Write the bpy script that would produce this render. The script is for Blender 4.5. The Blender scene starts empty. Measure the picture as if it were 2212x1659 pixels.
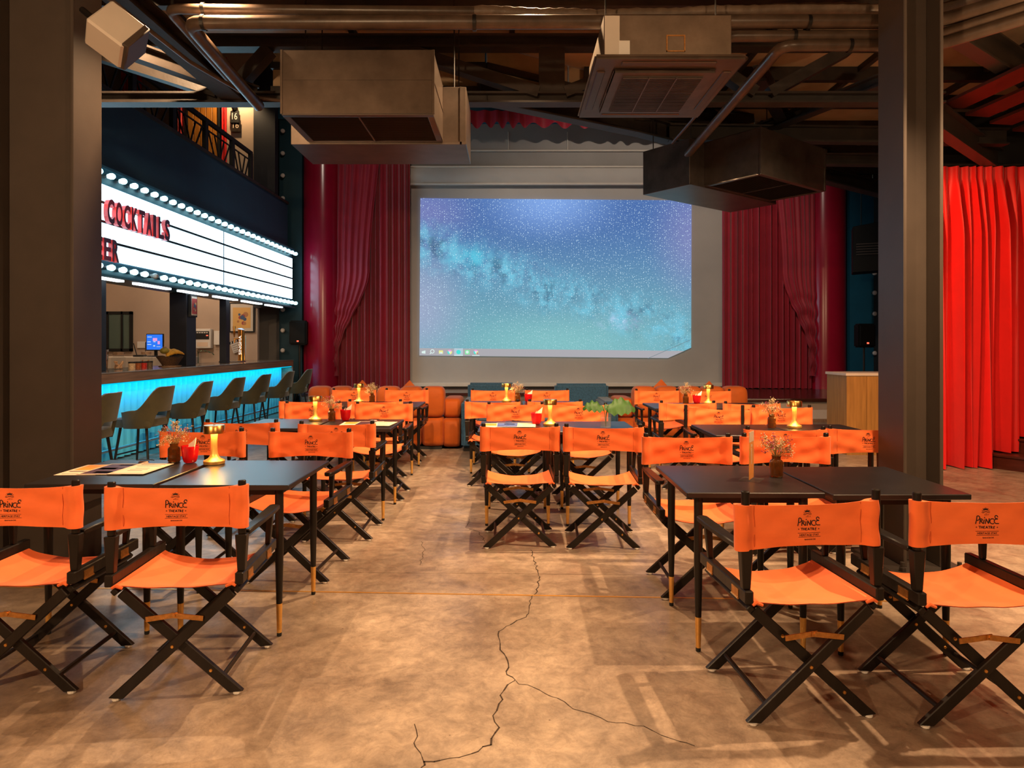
import bpy, bmesh, math, random
from mathutils import Vector, Matrix
R = math.radians
scene = bpy.context.scene
COL = scene.collection
random.seed(7)
H = 1.42          # camera height
F = 1475.0        # focal length in pixels of the 2212 wide frame (24 mm)

# ------------------------------------------------------------------ camera, world, lights
cam = bpy.data.cameras.new('camera'); cam.lens = 24.0; cam.sensor_width = 36.0
cam.shift_y = -0.0382; cam.clip_end = 100
cam_o = bpy.data.objects.new('camera', cam); COL.objects.link(cam_o)
cam_o.location = (0, 0, H); cam_o.rotation_euler = (R(90), 0, 0)
scene.camera = cam_o
vs = scene.view_settings
vs.view_transform = 'Standard'; vs.look = 'None'; vs.gamma = 1.0; vs.exposure = 0.0
vs.use_curve_mapping = False
w = bpy.data.worlds.new('world'); scene.world = w; w.use_nodes = True
bg = w.node_tree.nodes['Background']
bg.inputs[0].default_value = (1.0, 0.72, 0.5, 1); bg.inputs[1].default_value = 0.035
WARM = (1.0, 0.65, 0.36)
def light(name, kind, loc, energy, color=WARM, size=0.06, target=None, spot=None, blend=0.5, size_y=None):
    l = bpy.data.lights.new(name, kind); l.energy = energy; l.color = color
    if kind == 'AREA':
        l.shape = 'RECTANGLE'; l.size = size; l.size_y = size_y or size
    else:
        l.shadow_soft_size = size
    if kind == 'SPOT':
        l.spot_size = R(spot or 100); l.spot_blend = blend
    o = bpy.data.objects.new(name, l); COL.objects.link(o); o.location = loc
    if target is not None:
        d = Vector(target) - Vector(loc); o.rotation_euler = d.to_track_quat('-Z', 'Y').to_euler()
    return o
# warm lamps of the hall, plus unseen fill lights where noted
light('warm_point', 'POINT', (-2.7, -0.8, 2.95), 500, size=0.06)
light('warm_point', 'POINT', (1.9, -1.0, 3.0), 210, size=0.06)
light('warm_point', 'POINT', (3.5, 3.7, 2.95), 75, size=0.06)  # added fill beyond the right frame edge, brightens the right ceiling
light('warm_spot', 'SPOT', (2.45, 3.35, 3.65), 620, size=0.03, target=(1.4, 2.7, 0), spot=135, blend=0.6)
light('warm_spot', 'SPOT', (0.15, 5.2, 4.2), 620, size=0.03, target=(0.2, 5.2, 0), spot=120, blend=0.6)
light('warm_spot', 'SPOT', (-2.1, 4.75, 3.95), 380, size=0.03, target=(-1.5, 4.4, 0), spot=120, blend=0.6)
light('warm_spot', 'SPOT', (2.9, 4.95, 3.5), 330, size=0.03, target=(2.3, 6.4, 0), spot=125, blend=0.6)  # added, hidden behind the right column, brightens the far right tables
light('warm_spot', 'SPOT', (1.0, 5.56, 3.40), 330, size=0.03, target=(.5, 7.4, 0), spot=110, blend=0.6)  # added, hidden behind the cassette, lights the tables beyond it
light('warm_spot', 'SPOT', (-1.05, 6.2, 3.13), 300, size=0.03, target=(-1.2, 8.4, 0), spot=130, blend=0.6)  # added, hidden behind the left duct, lights the rear left tables
light('warm_spot', 'SPOT', (4.6, 3.2, 3.5), 420, size=0.03, target=(4.6, 6.0, 0), spot=100, blend=0.6)
light('warm_spot', 'SPOT', (-2.9, 5.2, 4.2), 420, size=0.03, target=(-4.3, 9.2, .9), spot=75, blend=0.6)  # added fill aimed at the bar front and stools, no fixture there
# lamps high over the auditorium that light the stage curtains
light('stage_lamp', 'SPOT', (2.2, 8.2, 7.2), 900, color=(1, .83, .68), size=0.1, target=(2.8, 15.3, 2.2), spot=75, blend=0.6)
light('stage_lamp', 'SPOT', (-1.8, 8.2, 7.2), 260, color=(1, .83, .68), size=0.1, target=(-3.0, 15.3, 2.2), spot=75, blend=0.6)
# red wash on the side curtain
light('red_wash', 'SPOT', (3.7, 6.7, 3.35), 160, color=(1, .34, .16), size=0.05, target=(5.7, 7.95, 1.5), spot=95, blend=0.6)

# ------------------------------------------------------------------ helpers
def lerp(a, b, t): return a + (b - a) * t
def smooth(a, b, x):
    t = max(0.0, min(1.0, (x - a) / (b - a))); return t * t * (3 - 2 * t)
def at(px, py, Y):
    """a point of the room from its direction and its distance Y"""
    return Vector(((px - 1106) * Y / F, Y, H - (py - 745) * Y / F))

class MB:
    def __init__(s): s.v = []; s.f = []; s.mi = []; s.cur = 0
    def add(s, vs_, fs_):
        n = len(s.v); s.v += [tuple(p) for p in vs_]
        for f in fs_: s.f.append([i + n for i in f]); s.mi.append(s.cur)
        return s
    def box(s, c, d, M=None):
        x, y, z = d[0] / 2, d[1] / 2, d[2] / 2
        P = [Vector((a * x, b * y, e * z)) for e in (-1, 1) for b in (-1, 1) for a in (-1, 1)]
        if M is not None: P = [M @ p for p in P]
        P = [p + Vector(c) for p in P]
        return s.add(P, [(0, 2, 3, 1), (4, 5, 7, 6), (0, 1, 5, 4), (1, 3, 7, 5), (3, 2, 6, 7), (2, 0, 4, 6)])
    def bb(s, x0, x1, y0, y1, z0, z1):
        return s.box(((x0 + x1) / 2, (y0 + y1) / 2, (z0 + z1) / 2), (x1 - x0, y1 - y0, z1 - z0))
    @staticmethod
    def frame(p0, p1, up=(0, 0, 1)):
        a = (Vector(p1) - Vector(p0)); L = a.length; a = a / L
        u = Vector(up)
        if abs(a.dot(u)) > 0.98: u = Vector((0, 1, 0))
        s_ = a.cross(u).normalized(); u = s_.cross(a).normalized()
        return a, s_, u, L
    def beam(s, p0, p1, w, h, up=(0, 0, 1)):
        a, sd, u, L = s.frame(p0, p1, up)
        M = Matrix((sd, a, u)).transposed()
        return s.box((Vector(p0) + Vector(p1)) / 2, (w, L, h), M)
    def ibeam(s, p0, p1, w, h, t=0.018, up=(0, 0, 1)):
        a, sd, u, L = s.frame(p0, p1, up)
        for k in (-1, 1):
            o = u * (k * (h / 2 - t / 2))
            s.beam(Vector(p0) + o, Vector(p1) + o, w, t, up)
        return s.beam(p0, p1, t, h - 2 * t, up)
    def tube(s, pts, r, n=10, cap=True):
        pts = [Vector(p) for p in pts]; rr = r if isinstance(r, (list, tuple)) else [r] * len(pts)
        rings = []; prev = None
        for i, p in enumerate(pts):
            d = (pts[min(i + 1, len(pts) - 1)] - pts[max(i - 1, 0)]).normalized()
            u = prev if prev is not None else (Vector((0, 0, 1)) if abs(d.z) < .9 else Vector((1, 0, 0)))
            x = d.cross(u).normalized(); y = x.cross(d).normalized(); prev = y
            rings.append([p + x * math.cos(t) * rr[i] + y * math.sin(t) * rr[i] for t in [2 * math.pi * k / n for k in range(n)]])
        vs_ = [q for ring in rings for q in ring]; fs_ = []
        for i in range(len(rings) - 1):
            for k in range(n):
                a, b = i * n + k, i * n + (k + 1) % n
                fs_.append((a, b, b + n, a + n))
        if cap:
            fs_.append(tuple(range(n - 1, -1, -1))); m = (len(rings) - 1) * n; fs_.append(tuple(range(m, m + n)))
        return s.add(vs_, fs_)
    def lathe(s, prof, n=20, c=(0, 0, 0), M=None, cap=True):
        vs_ = []; c = Vector(c)
        for (r, z) in prof:
            for k in range(n):
                t = 2 * math.pi * k / n; p = Vector((r * math.cos(t), r * math.sin(t), z))
                if M is not None: p = M @ p
                vs_.append(p + c)
        fs_ = []
        for i in range(len(prof) - 1):
            for k in range(n):
                a, b = i * n + k, i * n + (k + 1) % n
                fs_.append((a, b, b + n, a + n))
        if cap:
            if prof[0][0] > 1e-5: fs_.append(tuple(range(n - 1, -1, -1)))
            m = (len(prof) - 1) * n
            if prof[-1][0] > 1e-5: fs_.append(tuple(range(m, m + n)))
        return s.add(vs_, fs_)
    def grid(s, fn, nu, nv, closed_u=False):
        vs_ = [fn(i / nu, j / nv) for j in range(nv + 1) for i in range(nu + (0 if closed_u else 1))]
        m = nu if closed_u else nu + 1; fs_ = []
        for j in range(nv):
            for i in range(nu):
                a = j * m + i; b = j * m + (i + 1) % m
                fs_.append((a, b, b + m, a + m))
        return s.add(vs_, fs_)
    def prism(s, poly, fn, d):
        """poly 2D -> fn(x,y,depth) 3D, extruded 0..d"""
        n = len(poly)
        vs_ = [fn(x, y, 0) for x, y in poly] + [fn(x, y, d) for x, y in poly]
        fs_ = [tuple(range(n - 1, -1, -1)), tuple(range(n, 2 * n))]
        for i in range(n):
            j = (i + 1) % n; fs_.append((i, j, j + n, i + n))
        return s.add(vs_, fs_)
    def puff(s, c, d, e=0.35, n=14, m=20, M=None):
        """super-ellipsoid cushion"""
        def sp(v, k): return math.copysign(abs(v) ** k, v)
        vs_ = []; c = Vector(c)
        for j in range(n + 1):
            ph = -math.pi / 2 + math.pi * j / n
            for i in range(m):
                th = 2 * math.pi * i / m
                p = Vector((d[0] / 2 * sp(math.cos(ph), e) * sp(math.cos(th), e),
                            d[1] / 2 * sp(math.cos(ph), e) * sp(math.sin(th), e), d[2] / 2 * sp(math.sin(ph), e)))
                if M is not None: p = M @ p
                vs_.append(p + c)
        fs_ = []
        for j in range(n):
            for i in range(m):
                a, b = j * m + i, j * m + (i + 1) % m
                fs_.append((a, b, b + m, a + m))
        return s.add(vs_, fs_)
    def strokes(s, lines, width, fn):
        """flat thick poly-lines; fn maps 2D to 3D"""
        for L in lines:
            n = len(L); pts = []
            for i in range(n):
                x0, y0 = L[max(i - 1, 0)]; x1, y1 = L[min(i + 1, n - 1)]
                dx, dy = x1 - x0, y1 - y0; q = math.hypot(dx, dy) or 1
                nx, ny = -dy / q * width / 2, dx / q * width / 2
                x, y = L[i]
                if i == 0: x -= dx / q * width * .3; y -= dy / q * width * .3
                if i == n - 1: x += dx / q * width * .3; y += dy / q * width * .3
                pts.append(((x + nx, y + ny), (x - nx, y - ny)))
            vs_ = [fn(*p) for pr in pts for p in pr]
            s.add(vs_, [(2 * i, 2 * i + 1, 2 * i + 3, 2 * i + 2) for i in range(n - 1)])
        return s
    def build(s, name, mat_, parent=None, bevel=0, smooth_=35, segs=1):
        me = bpy.data.meshes.new(name)
        bm = bmesh.new()
        bv = [bm.verts.new(p) for p in s.v]
        for f, k in zip(s.f, s.mi):
            try:
                q = bm.faces.new([bv[i] for i in f]); q.material_index = k
            except ValueError: pass
        bmesh.ops.remove_doubles(bm, verts=bm.verts, dist=1e-6)
        bmesh.ops.recalc_face_normals(bm, faces=bm.faces)
        if bevel:
            bmesh.ops.bevel(bm, geom=[e for e in bm.edges if len(e.link_faces) == 2 and e.calc_face_angle(0) > .6],
                            offset=bevel, segments=segs, affect='EDGES', clamp_overlap=True)
        bm.to_mesh(me); bm.free()
        if smooth_:
            me.shade_smooth(); me.set_sharp_from_angle(angle=R(smooth_))
        for m in (mat_ if isinstance(mat_, (list, tuple)) else [mat_]): me.materials.append(m)
        o = bpy.data.objects.new(name, me); COL.objects.link(o)
        if parent is not None: o.parent = parent
        return o
def tag(o, label=None, cat=None, group=None, kind=None):
    if label: o['label'] = label
    if cat: o['category'] = cat
    if group: o['group'] = group
    if kind: o['kind'] = kind
    return o
def thing(name, label, cat, loc=(0, 0, 0), rz=0, group=None):
    o = bpy.data.objects.new(name, None); COL.objects.link(o); o.empty_display_size = .1
    o.location = loc; o.rotation_euler = (0, 0, rz)
    return tag(o, label, cat, group)
def copy_tree(o, parent=None):
    c = o.copy(); COL.objects.link(c)
    if parent is not None: c.parent = parent
    for ch in list(o.children): copy_tree(ch, c)
    return c
_txt = {}
def text_poly(body, size=1.0, extrude=0.0, bold=0.0):
    key = (body, size, extrude, bold)
    if key in _txt: return _txt[key]
    cu = bpy.data.curves.new('t', 'FONT'); cu.body = body; cu.size = size; cu.extrude = extrude; cu.offset = bold
    cu.align_x = 'CENTER'; cu.resolution_u = 3
    ob = bpy.data.objects.new('t', cu); COL.objects.link(ob)
    dg = bpy.context.evaluated_depsgraph_get(); ev = ob.evaluated_get(dg); me = ev.to_mesh()
    vs_ = [tuple(v.co) for v in me.vertices]; fs_ = [tuple(p.vertices) for p in me.polygons]
    ev.to_mesh_clear(); bpy.data.objects.remove(ob); bpy.data.curves.remove(cu)
    _txt[key] = (vs_, fs_); return vs_, fs_
def fit_text(mb, body, x0, x1, y0, y1, fn, extrude=0.0, bold=0.0):
    """text squeezed into a rectangle of a 2D plane, fn(x,y,d) -> 3D"""
    vs_, fs_ = text_poly(body, 1.0, .5 if extrude else 0.0, bold)
    xs = [v[0] for v in vs_]; ys = [v[1] for v in vs_]
    ax, bx, ay, by = min(xs), max(xs), min(ys), max(ys)
    mb.add([fn(lerp(x0, x1, (v[0] - ax) / (bx - ax)), lerp(y0, y1, (v[1] - ay) / (by - ay)), (v[2] + .5) * extrude if extrude else 0) for v in vs_], fs_)

# ------------------------------------------------------------------ materials
def nodes(m): return m.node_tree.nodes, m.node_tree.links
def mat(name, col, rough=.5, metal=0.0, spec=.5, noise=None, bump=None, emit=None, strength=1.0, trans=0.0, ior=1.45,
        sheen=0.0, coat=0.0, alpha=1.0, stretch=(1, 1, 1), aniso=0.0):
    m = bpy.data.materials.new(name); m.use_nodes = True; N, L = nodes(m); b = N['Principled BSDF']
    b.inputs['Base Color'].default_value = (*col, 1); b.inputs['Roughness'].default_value = rough
    b.inputs['Metallic'].default_value = metal; b.inputs['Specular IOR Level'].default_value = spec
    b.inputs['Transmission Weight'].default_value = trans; b.inputs['IOR'].default_value = ior
    b.inputs['Sheen Weight'].default_value = sheen; b.inputs['Coat Weight'].default_value = coat
    b.inputs['Alpha'].default_value = alpha; b.inputs['Anisotropic'].default_value = aniso
    if emit: b.inputs['Emission Color'].default_value = (*emit, 1); b.inputs['Emission Strength'].default_value = strength
    if noise or bump:
        tc = N.new('ShaderNodeTexCoord'); mp = N.new('ShaderNodeMapping'); mp.inputs['Scale'].default_value = stretch
        L.new(tc.outputs['Object'], mp.inputs['Vector'])
    if noise:
        sc, amt = noise
        n = N.new('ShaderNodeTexNoise'); n.inputs['Scale'].default_value = sc; n.inputs['Detail'].default_value = 5
        n.inputs['Roughness'].default_value = .6
        r = N.new('ShaderNodeValToRGB'); r.color_ramp.elements[0].position = .3; r.color_ramp.elements[1].position = .7
        r.color_ramp.elements[0].color = (*[c * (1 - amt) for c in col], 1)
        r.color_ramp.elements[1].color = (*[min(1, c * (1 + amt)) for c in col], 1)
        L.new(mp.outputs[0], n.inputs['Vector']); L.new(n.outputs['Fac'], r.inputs['Fac']); L.new(r.outputs['Color'], b.inputs['Base Color'])
    if bump:
        sc, amt = bump
        n = N.new('ShaderNodeTexNoise'); n.inputs['Scale'].default_value = sc; n.inputs['Detail'].default_value = 4
        bp = N.new('ShaderNodeBump'); bp.inputs['Strength'].default_value = amt; bp.inputs['Distance'].default_value = .01
        L.new(mp.outputs[0], n.inputs['Vector']); L.new(n.outputs['Fac'], bp.inputs['Height']); L.new(bp.outputs[0], b.inputs['Normal'])
    return m
def emis(name, col, st):
    m = bpy.data.materials.new(name); m.use_nodes = True; N, L = nodes(m); N.remove(N['Principled BSDF'])
    e = N.new('ShaderNodeEmission'); e.inputs[0].default_value = (*col, 1); e.inputs[1].default_value = st
    L.new(e.outputs[0], N['Material Output'].inputs[0]); return m

M = {}
M['orange'] = mat('orange_canvas', (.88, .162, .032), .75, noise=(5, .08), bump=(7, .18), stretch=(1, 1, 2.2), sheen=.1)
M['print'] = mat('black_print', (.012, .007, .006), .8)
M['wood_black'] = mat('black_stained_wood', (.012, .008, .006), .36, spec=.35, noise=(14, .35), stretch=(1, 1, .15), bump=(60, .06))
M['table_black'] = mat('black_laminate', (.012, .009, .009), .33, noise=(9, .25), spec=.8)
M['brass'] = mat('brass', (.80, .42, .11), .28, 1.0, noise=(40, .08))
M['seam'] = mat('orange_seam', (.50, .07, .012), .8)
M['brass_satin'] = mat('satin_brass', (.85, .46, .12), .42, .75, noise=(40, .08))
M['brass_dull'] = mat('dull_brass', (.62, .30, .09), .42, 1.0, noise=(50, .25))
M['steel'] = mat('steel', (.62, .60, .57), .25, 1.0)
M['white_plastic'] = mat('white_plastic', (.78, .74, .68), .4)
M['rubber'] = mat('black_rubber', (.012, .012, .012), .6)
M['column'] = mat('painted_steel_column', (.062, .046, .036), .45, noise=(3, .12), bump=(90, .03))
M['beam'] = mat('black_painted_beam', (.028, .021, .017), .5, noise=(6, .35), bump=(45, .1))
M['pipe'] = mat('black_pipe', (.075, .048, .032), .34, noise=(8, .35), bump=(30, .06))
M['pipe_wrap'] = mat('wrapped_insulation', (.16, .105, .07), .5, noise=(10, .3), bump=(50, .25))
M['duct'] = mat('dark_sheet_metal', (.135, .103, .082), .30, .8, noise=(5, .25), bump=(20, .04))
M['duct_grille'] = mat('grille_metal', (.12, .10, .088), .32, .8)
M['duct_dark'] = mat('darker_sheet_metal', (.085, .070, .062), .28, .7, noise=(5, .3), bump=(20, .05))  # darker copy of the duct metal, for the right duct
M['slat'] = mat('dark_grille_slat', (.030, .026, .023), .4, .4)
M['galv'] = mat('galvanised_steel', (.32, .27, .22), .32, .9, noise=(6, .2))
M['deck'] = mat('ceiling_board', (.42, .29, .17), .7, noise=(1.6, .22), bump=(20, .06))
M['dark_wall'] = mat('dark_wall_paint', (.012, .011, .011), .8)
M['navy'] = mat('navy_paint', (.010, .045, .085), .6, noise=(3, .1))
M['post'] = mat('dark_post_paint', (.014, .016, .024), .5, noise=(4, .2))
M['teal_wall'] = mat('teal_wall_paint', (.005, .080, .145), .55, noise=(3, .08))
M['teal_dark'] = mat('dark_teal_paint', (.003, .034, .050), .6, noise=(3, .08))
M['beige'] = mat('beige_wall_paint', (.50, .38, .29), .8, noise=(2, .05))
M['grey_wall'] = mat('grey_wall_paint', (.30, .275, .25), .8, noise=(2, .06))
M['screen_cloth'] = mat('projection_canvas', (.44, .405, .37), .75, noise=(1.4, .05), bump=(4, .1))
M['velvet'] = mat('burgundy_velvet', (.34, .006, .022), .6, noise=(3, .12), sheen=.25)
M['satin'] = mat('red_satin', (.32, .006, .026), .22, noise=(1.5, .1), spec=.7)
M['red_curtain'] = mat('red_curtain_cloth', (.72, .008, .006), .5, noise=(4, .06), sheen=.2)
M['stage_wood'] = mat('dark_red_stage_boards', (.055, .014, .008), .22, noise=(5, .3), stretch=(.3, 4, 1), spec=.6)
M['step_wood'] = mat('red_brown_step_boards', (.075, .017, .010), .35, noise=(6, .3), stretch=(1, .3, 3))
M['grey_board'] = mat('weathered_grey_board', (.16, .125, .095), .6, noise=(9, .35), stretch=(.25, 1, 6))
M['white_paint'] = mat('white_paint', (.62, .55, .47), .6, noise=(3, .06))
M['bar_wood'] = mat('brown_bar_wood', (.27, .165, .10), .45, noise=(7, .35), stretch=(4, .25, 5), bump=(20, .05))
M['bar_top'] = mat('polished_bar_stone', (.24, .19, .16), .12, noise=(4, .12), spec=.7)
M['flute'] = mat('pale_aqua_panel', (.13, .72, .86), .4)
M['stool'] = mat('olive_velvet', (.055, .044, .014), .65, noise=(5, .25), sheen=.35)
M['stool_metal'] = mat('black_metal', (.015, .013, .012), .4, .3)
M['marquee_white'] = emis('lit_sign_panel', (.46, .80, 1.0), 5.0)
M['bulb_on'] = emis('lit_bulb', (.42, .88, 1.0), 6.0)
M['tube_on'] = emis('lit_tube', (.80, .93, 1.0), 4.0)
M['bulb_off'] = mat('frosted_bulb', (.55, .50, .46), .3)
M['marquee_frame'] = mat('marquee_frame_paint', (.008, .05, .075), .4)
M['letter'] = mat('red_acrylic_letter', (.62, .028, .022), .35)
M['letter_face'] = mat('dark_red_letter_face', (.13, .007, .012), .35)
M['podium'] = mat('oak_veneer', (.36, .18, .045), .45, noise=(5, .22), stretch=(6, 6, .35))
M['sofa_orange'] = mat('rust_orange_velvet', (.46, .085, .002), .7, noise=(4, .14), sheen=.1, bump=(9, .12))
M['sofa_teal'] = mat('teal_tweed', (.020, .075, .15), .85, noise=(70, .45), bump=(120, .3), sheen=.2)
M['amber'] = mat('amber_glass', (.30, .10, .02), .08, trans=.75, ior=1.3, spec=.7)
M['glass'] = mat('clear_glass', (.25, .26, .26), .04, alpha=.12, spec=.8)
M['red_glass'] = mat('red_glass', (.78, .012, .02), .08, trans=.55, ior=1.25, spec=.7)
M['napkin'] = mat('paper_napkin', (.86, .74, .60), .8)
M['stem'] = mat('dry_stem', (.34, .21, .07), .8)
M['bloom'] = mat('dried_bloom', (.78, .58, .36), .8, noise=(30, .3))
M['bloom_pink'] = mat('pink_bloom', (.40, .05, .13), .8, noise=(30, .4))
M['leaf'] = mat('green_leaf', (.028, .085, .010), .5, noise=(7, .3), spec=.25)
M['paper'] = mat('cream_paper', (.78, .60, .44), .7)
M['menu_dark'] = mat('dark_menu_print', (.07, .022, .028), .5, noise=(22, .5))
M['menu_orange'] = mat('orange_menu_print', (.85, .30, .03), .5, noise=(12, .25))
M['menu_blue'] = mat('blue_menu_print', (.09, .13, .35), .5, noise=(14, .5))
M['ink'] = mat('ink', (.05, .03, .03), .7)
M['chrome'] = mat('chrome', (.75, .73, .70), .12, 1.0)
M['speaker'] = mat('black_speaker', (.005, .005, .005), .6, spec=.2, bump=(200, .1))
M['led_red'] = emis('red_indicator', (1, .12, .06), 2.0)
M['lamp_glow'] = emis('lamp_diffuser', (1.0, .62, .20), 70.0)
M['door_wood'] = mat('honey_door_wood', (.55, .21, .03), .5, noise=(6, .2), stretch=(8, 8, .4))
M['crack'] = mat('crack_dark', (.045, .026, .015), .9)
# ------------------------------------------------------------------ floor
def concrete():
    m = bpy.data.materials.new('stained_concrete'); m.use_nodes = True; N, L = nodes(m); b = N['Principled BSDF']
    tc = N.new('ShaderNodeTexCoord')
    def nz(sc, det=6, rough=.6, dist=0.0):
        n = N.new('ShaderNodeTexNoise'); n.inputs['Scale'].default_value = sc; n.inputs['Detail'].default_value = det
        n.inputs['Roughness'].default_value = rough; n.inputs['Distortion'].default_value = dist
        L.new(tc.outputs['Object'], n.inputs['Vector']); return n
    def ramp(src, p0, c0, p1, c1):
        r = N.new('ShaderNodeValToRGB'); e = r.color_ramp.elements
        e[0].position = p0; e[0].color = (*c0, 1); e[1].position = p1; e[1].color = (*c1, 1)
        L.new(src, r.inputs['Fac']); return r
    def mul(a, bb_, f=1.0):
        x = N.new('ShaderNodeMix'); x.data_type = 'RGBA'; x.blend_type = 'MULTIPLY'; x.inputs['Factor'].default_value = f
        L.new(a, x.inputs['A']); L.new(bb_, x.inputs['B']); return x.outputs['Result']
    base = ramp(nz(1.6, 15, .76, .3).outputs['Fac'], .36, (.25, .19, .145), .64, (.57, .45, .34))
    blot = ramp(nz(.55, 4, .6, .4).outputs['Fac'], .38, (.58, .53, .49), .58, (1, 1, 1))
    fine = ramp(nz(11, 10, .8, .5).outputs['Fac'], .34, (.60, .57, .55), .60, (1.08, 1.05, 1.02))
    v = N.new('ShaderNodeTexVoronoi'); v.feature = 'DISTANCE_TO_EDGE'; v.inputs['Scale'].default_value = 5.5
    wv = N.new('ShaderNodeMix'); wv.data_type = 'RGBA'; wv.inputs['Factor'].default_value = .22
    L.new(tc.outputs['Object'], wv.inputs['A']); L.new(nz(5, 5).outputs['Color'], wv.inputs['B']); L.new(wv.outputs['Result'], v.inputs['Vector'])
    craze = ramp(v.outputs['Distance'], .0, (.74, .70, .66), .012, (1, 1, 1))
    pit = N.new('ShaderNodeTexVoronoi'); pit.inputs['Scale'].default_value = 6.0; L.new(tc.outputs['Object'], pit.inputs['Vector'])
    pits = ramp(pit.outputs['Distance'], .018, (.18, .13, .1), .03, (1, 1, 1))
    c = mul(base.outputs['Color'], blot.outputs['Color'], .85); c = mul(c, fine.outputs['Color']); c = mul(c, craze.outputs['Color'], .55)
    c = mul(c, pits.outputs['Color'], .8)
    L.new(c, b.inputs['Base Color'])
    rr = ramp(nz(2.2, 6, .7).outputs['Fac'], .3, (.24,) * 3, .7, (.50,) * 3); L.new(rr.outputs['Color'], b.inputs['Roughness'])
    bp = N.new('ShaderNodeBump'); bp.inputs['Strength'].default_value = .05; bp.inputs['Distance'].default_value = .01
    L.new(nz(9, 8, .7).outputs['Fac'], bp.inputs['Height']); L.new(bp.outputs[0], b.inputs['Normal'])
    b.inputs['Specular IOR Level'].default_value = .55
    return m
M['concrete'] = concrete()
floor = MB().bb(-10, 9, -2.5, 15, -.06, -.005).build('floor', M['crack']); tag(floor, 'stained tan concrete floor with cracks', kind='structure')
def slab(y0a, y0b, y1a, y1b):
    return MB().prism([(-10, y0a), (9, y0b), (9, y1b), (-10, y1a)], lambda x, y, d: (x, y, -.04 + d), .04).build('slab', M['concrete'], floor)
def e1(x): return 3.875 - .045 * x
def e2(x): return 4.235 - .025 * x
def e3(x): return 6.25 - .015 * x
slab(-2.5, -2.5, e1(-10) - .009, e1(9) - .009); slab(e1(-10) + .009, e1(9) + .009, e2(-10) - .002, e2(9) - .002)
slab(e2(-10) + .002, e2(9) + .002, e3(-10) - .003, e3(9) - .003); slab(e3(-10) + .003, e3(9) + .003, 15, 15)
MB().prism([(-3.4, e1(-3.4) - .007), (6, e1(6) - .007), (6, e1(6) + .007), (-3.4, e1(-3.4) + .007)], lambda x, y, d: (x, y, -.005 + d), .0065).build('brass_joint_strip', M['brass_satin'], floor)
def fl(x, y):
    Y = F * H / (y - 745); return ((x - 1106) * Y / F, Y)
def crack(pts, wd, seed):
    rnd = random.Random(seed); P = [fl(700 + a / 2.765, 1080 + b / 2.765) for a, b in pts]; Q = []
    for (x0, y0), (x1, y1) in zip(P, P[1:]):
        n = max(2, int(math.hypot(x1 - x0, y1 - y0) / .03))
        for k in range(n):
            t = k / n; Q.append((lerp(x0, x1, t) + rnd.uniform(-.009, .009), lerp(y0, y1, t) + rnd.uniform(-.006, .006)))
    Q.append(P[-1]); m = MB()
    for a, b_ in zip(Q, Q[1:]):
        ww = wd * rnd.uniform(.5, 1.3)
        m.strokes([[a, b_]], ww, lambda x, y: (x, y, .0009))
    return m.build('floor_crack', M['crack'], floor)
crack([(1240, 300), (1250, 350), (1285, 440), (1280, 490), (1265, 560), (1235, 590), (1225, 650), (1220, 690), (1105, 745), (1030, 800), (1050, 880), (1100, 960), (1100, 1045), (1135, 1080), (1070, 1135), (1055, 1220), (1018, 1290), (1040, 1360), (1000, 1460), (880, 1520), (700, 1560), (605, 1570), (580, 1600)], .0055, 1)
crack([(1135, 1085), (1250, 1120), (1500, 1245), (1700, 1320), (1900, 1355), (2010, 1410), (2212, 1470)], .0032, 2)
crack([(605, 1570), (545, 1450), (540, 1340)], .0032, 3)
crack([(965, 250), (920, 190), (845, 165), (870, 115), (960, 105)], .004, 4)
crack([(570, 390), (600, 300), (580, 250)], .003, 5)

# ------------------------------------------------------------------ enclosing structure
def struct(name, mb, m, label, parent=None, **k):
    o = mb.build(name, m, parent, **k); tag(o, label, kind='structure'); return o
CZ = 4.30
ceil = struct('ceiling', MB().prism([(-10, -2.5), (9, -2.5), (9, 12.9), (5.9, 10.75), (-.35, 6.45), (-10, 6.45)], lambda x, y, d: (x, y, CZ + d), .08), M['deck'], 'brown boarded underside of the mezzanine deck')
for y in [-1.2, .2, 1.6, 3.0, 3.85, 4.75, 5.55]:
    MB().beam((-6, y, CZ - .07), (7.2, y, CZ - .07), .075, .14).build('joist', M['beam'], ceil)
for y, x0, x1 in [(7.1, .75, 7.2), (7.9, 1.9, 7.2), (8.8, 3.2, 7.2), (9.7, 4.5, 7.2)]:
    MB().beam((x0, y, CZ - .07), (x1, y, CZ - .07), .075, .14).build('joist', M['beam'], ceil)
for x in [-4.4, -2.9, -1.45, 0.0, 1.15, 2.35, 3.6, 4.9, 6.1]:
    y1 = 6.3 if x < 0 else 6.4 + max(0, x) * .68
    MB().beam((x, -2.4, CZ - .03), (x, y1, CZ - .03), .05, .06).build('batten', M['beam'], ceil)
struct('wall_back', MB().bb(-10, 9, -2.7, -2.5, 0, CZ), M['dark_wall'], 'dark rear wall behind the viewer')
struct('wall_right', MB().bb(8.0, 8.2, -2.5, 17, 0, 9), M['dark_wall'], 'dark right side wall of the hall')
struct('wall_left', MB().bb(-10.2, -10, -2.5, 17, 0, 9), M['dark_wall'], 'dark left side wall of the hall')
struct('ceiling_high', MB().bb(-10.2, 8.2, 6.5, 17.5, 8.4, 8.6), M['dark_wall'], 'dark high ceiling over the auditorium')
YS = 15.5                       # projection wall
struct('wall_stage', MB().bb(-10, 8, YS + .12, YS + .3, 0, 9), M['grey_wall'], 'grey wall above and beside the projection screen')
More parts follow.
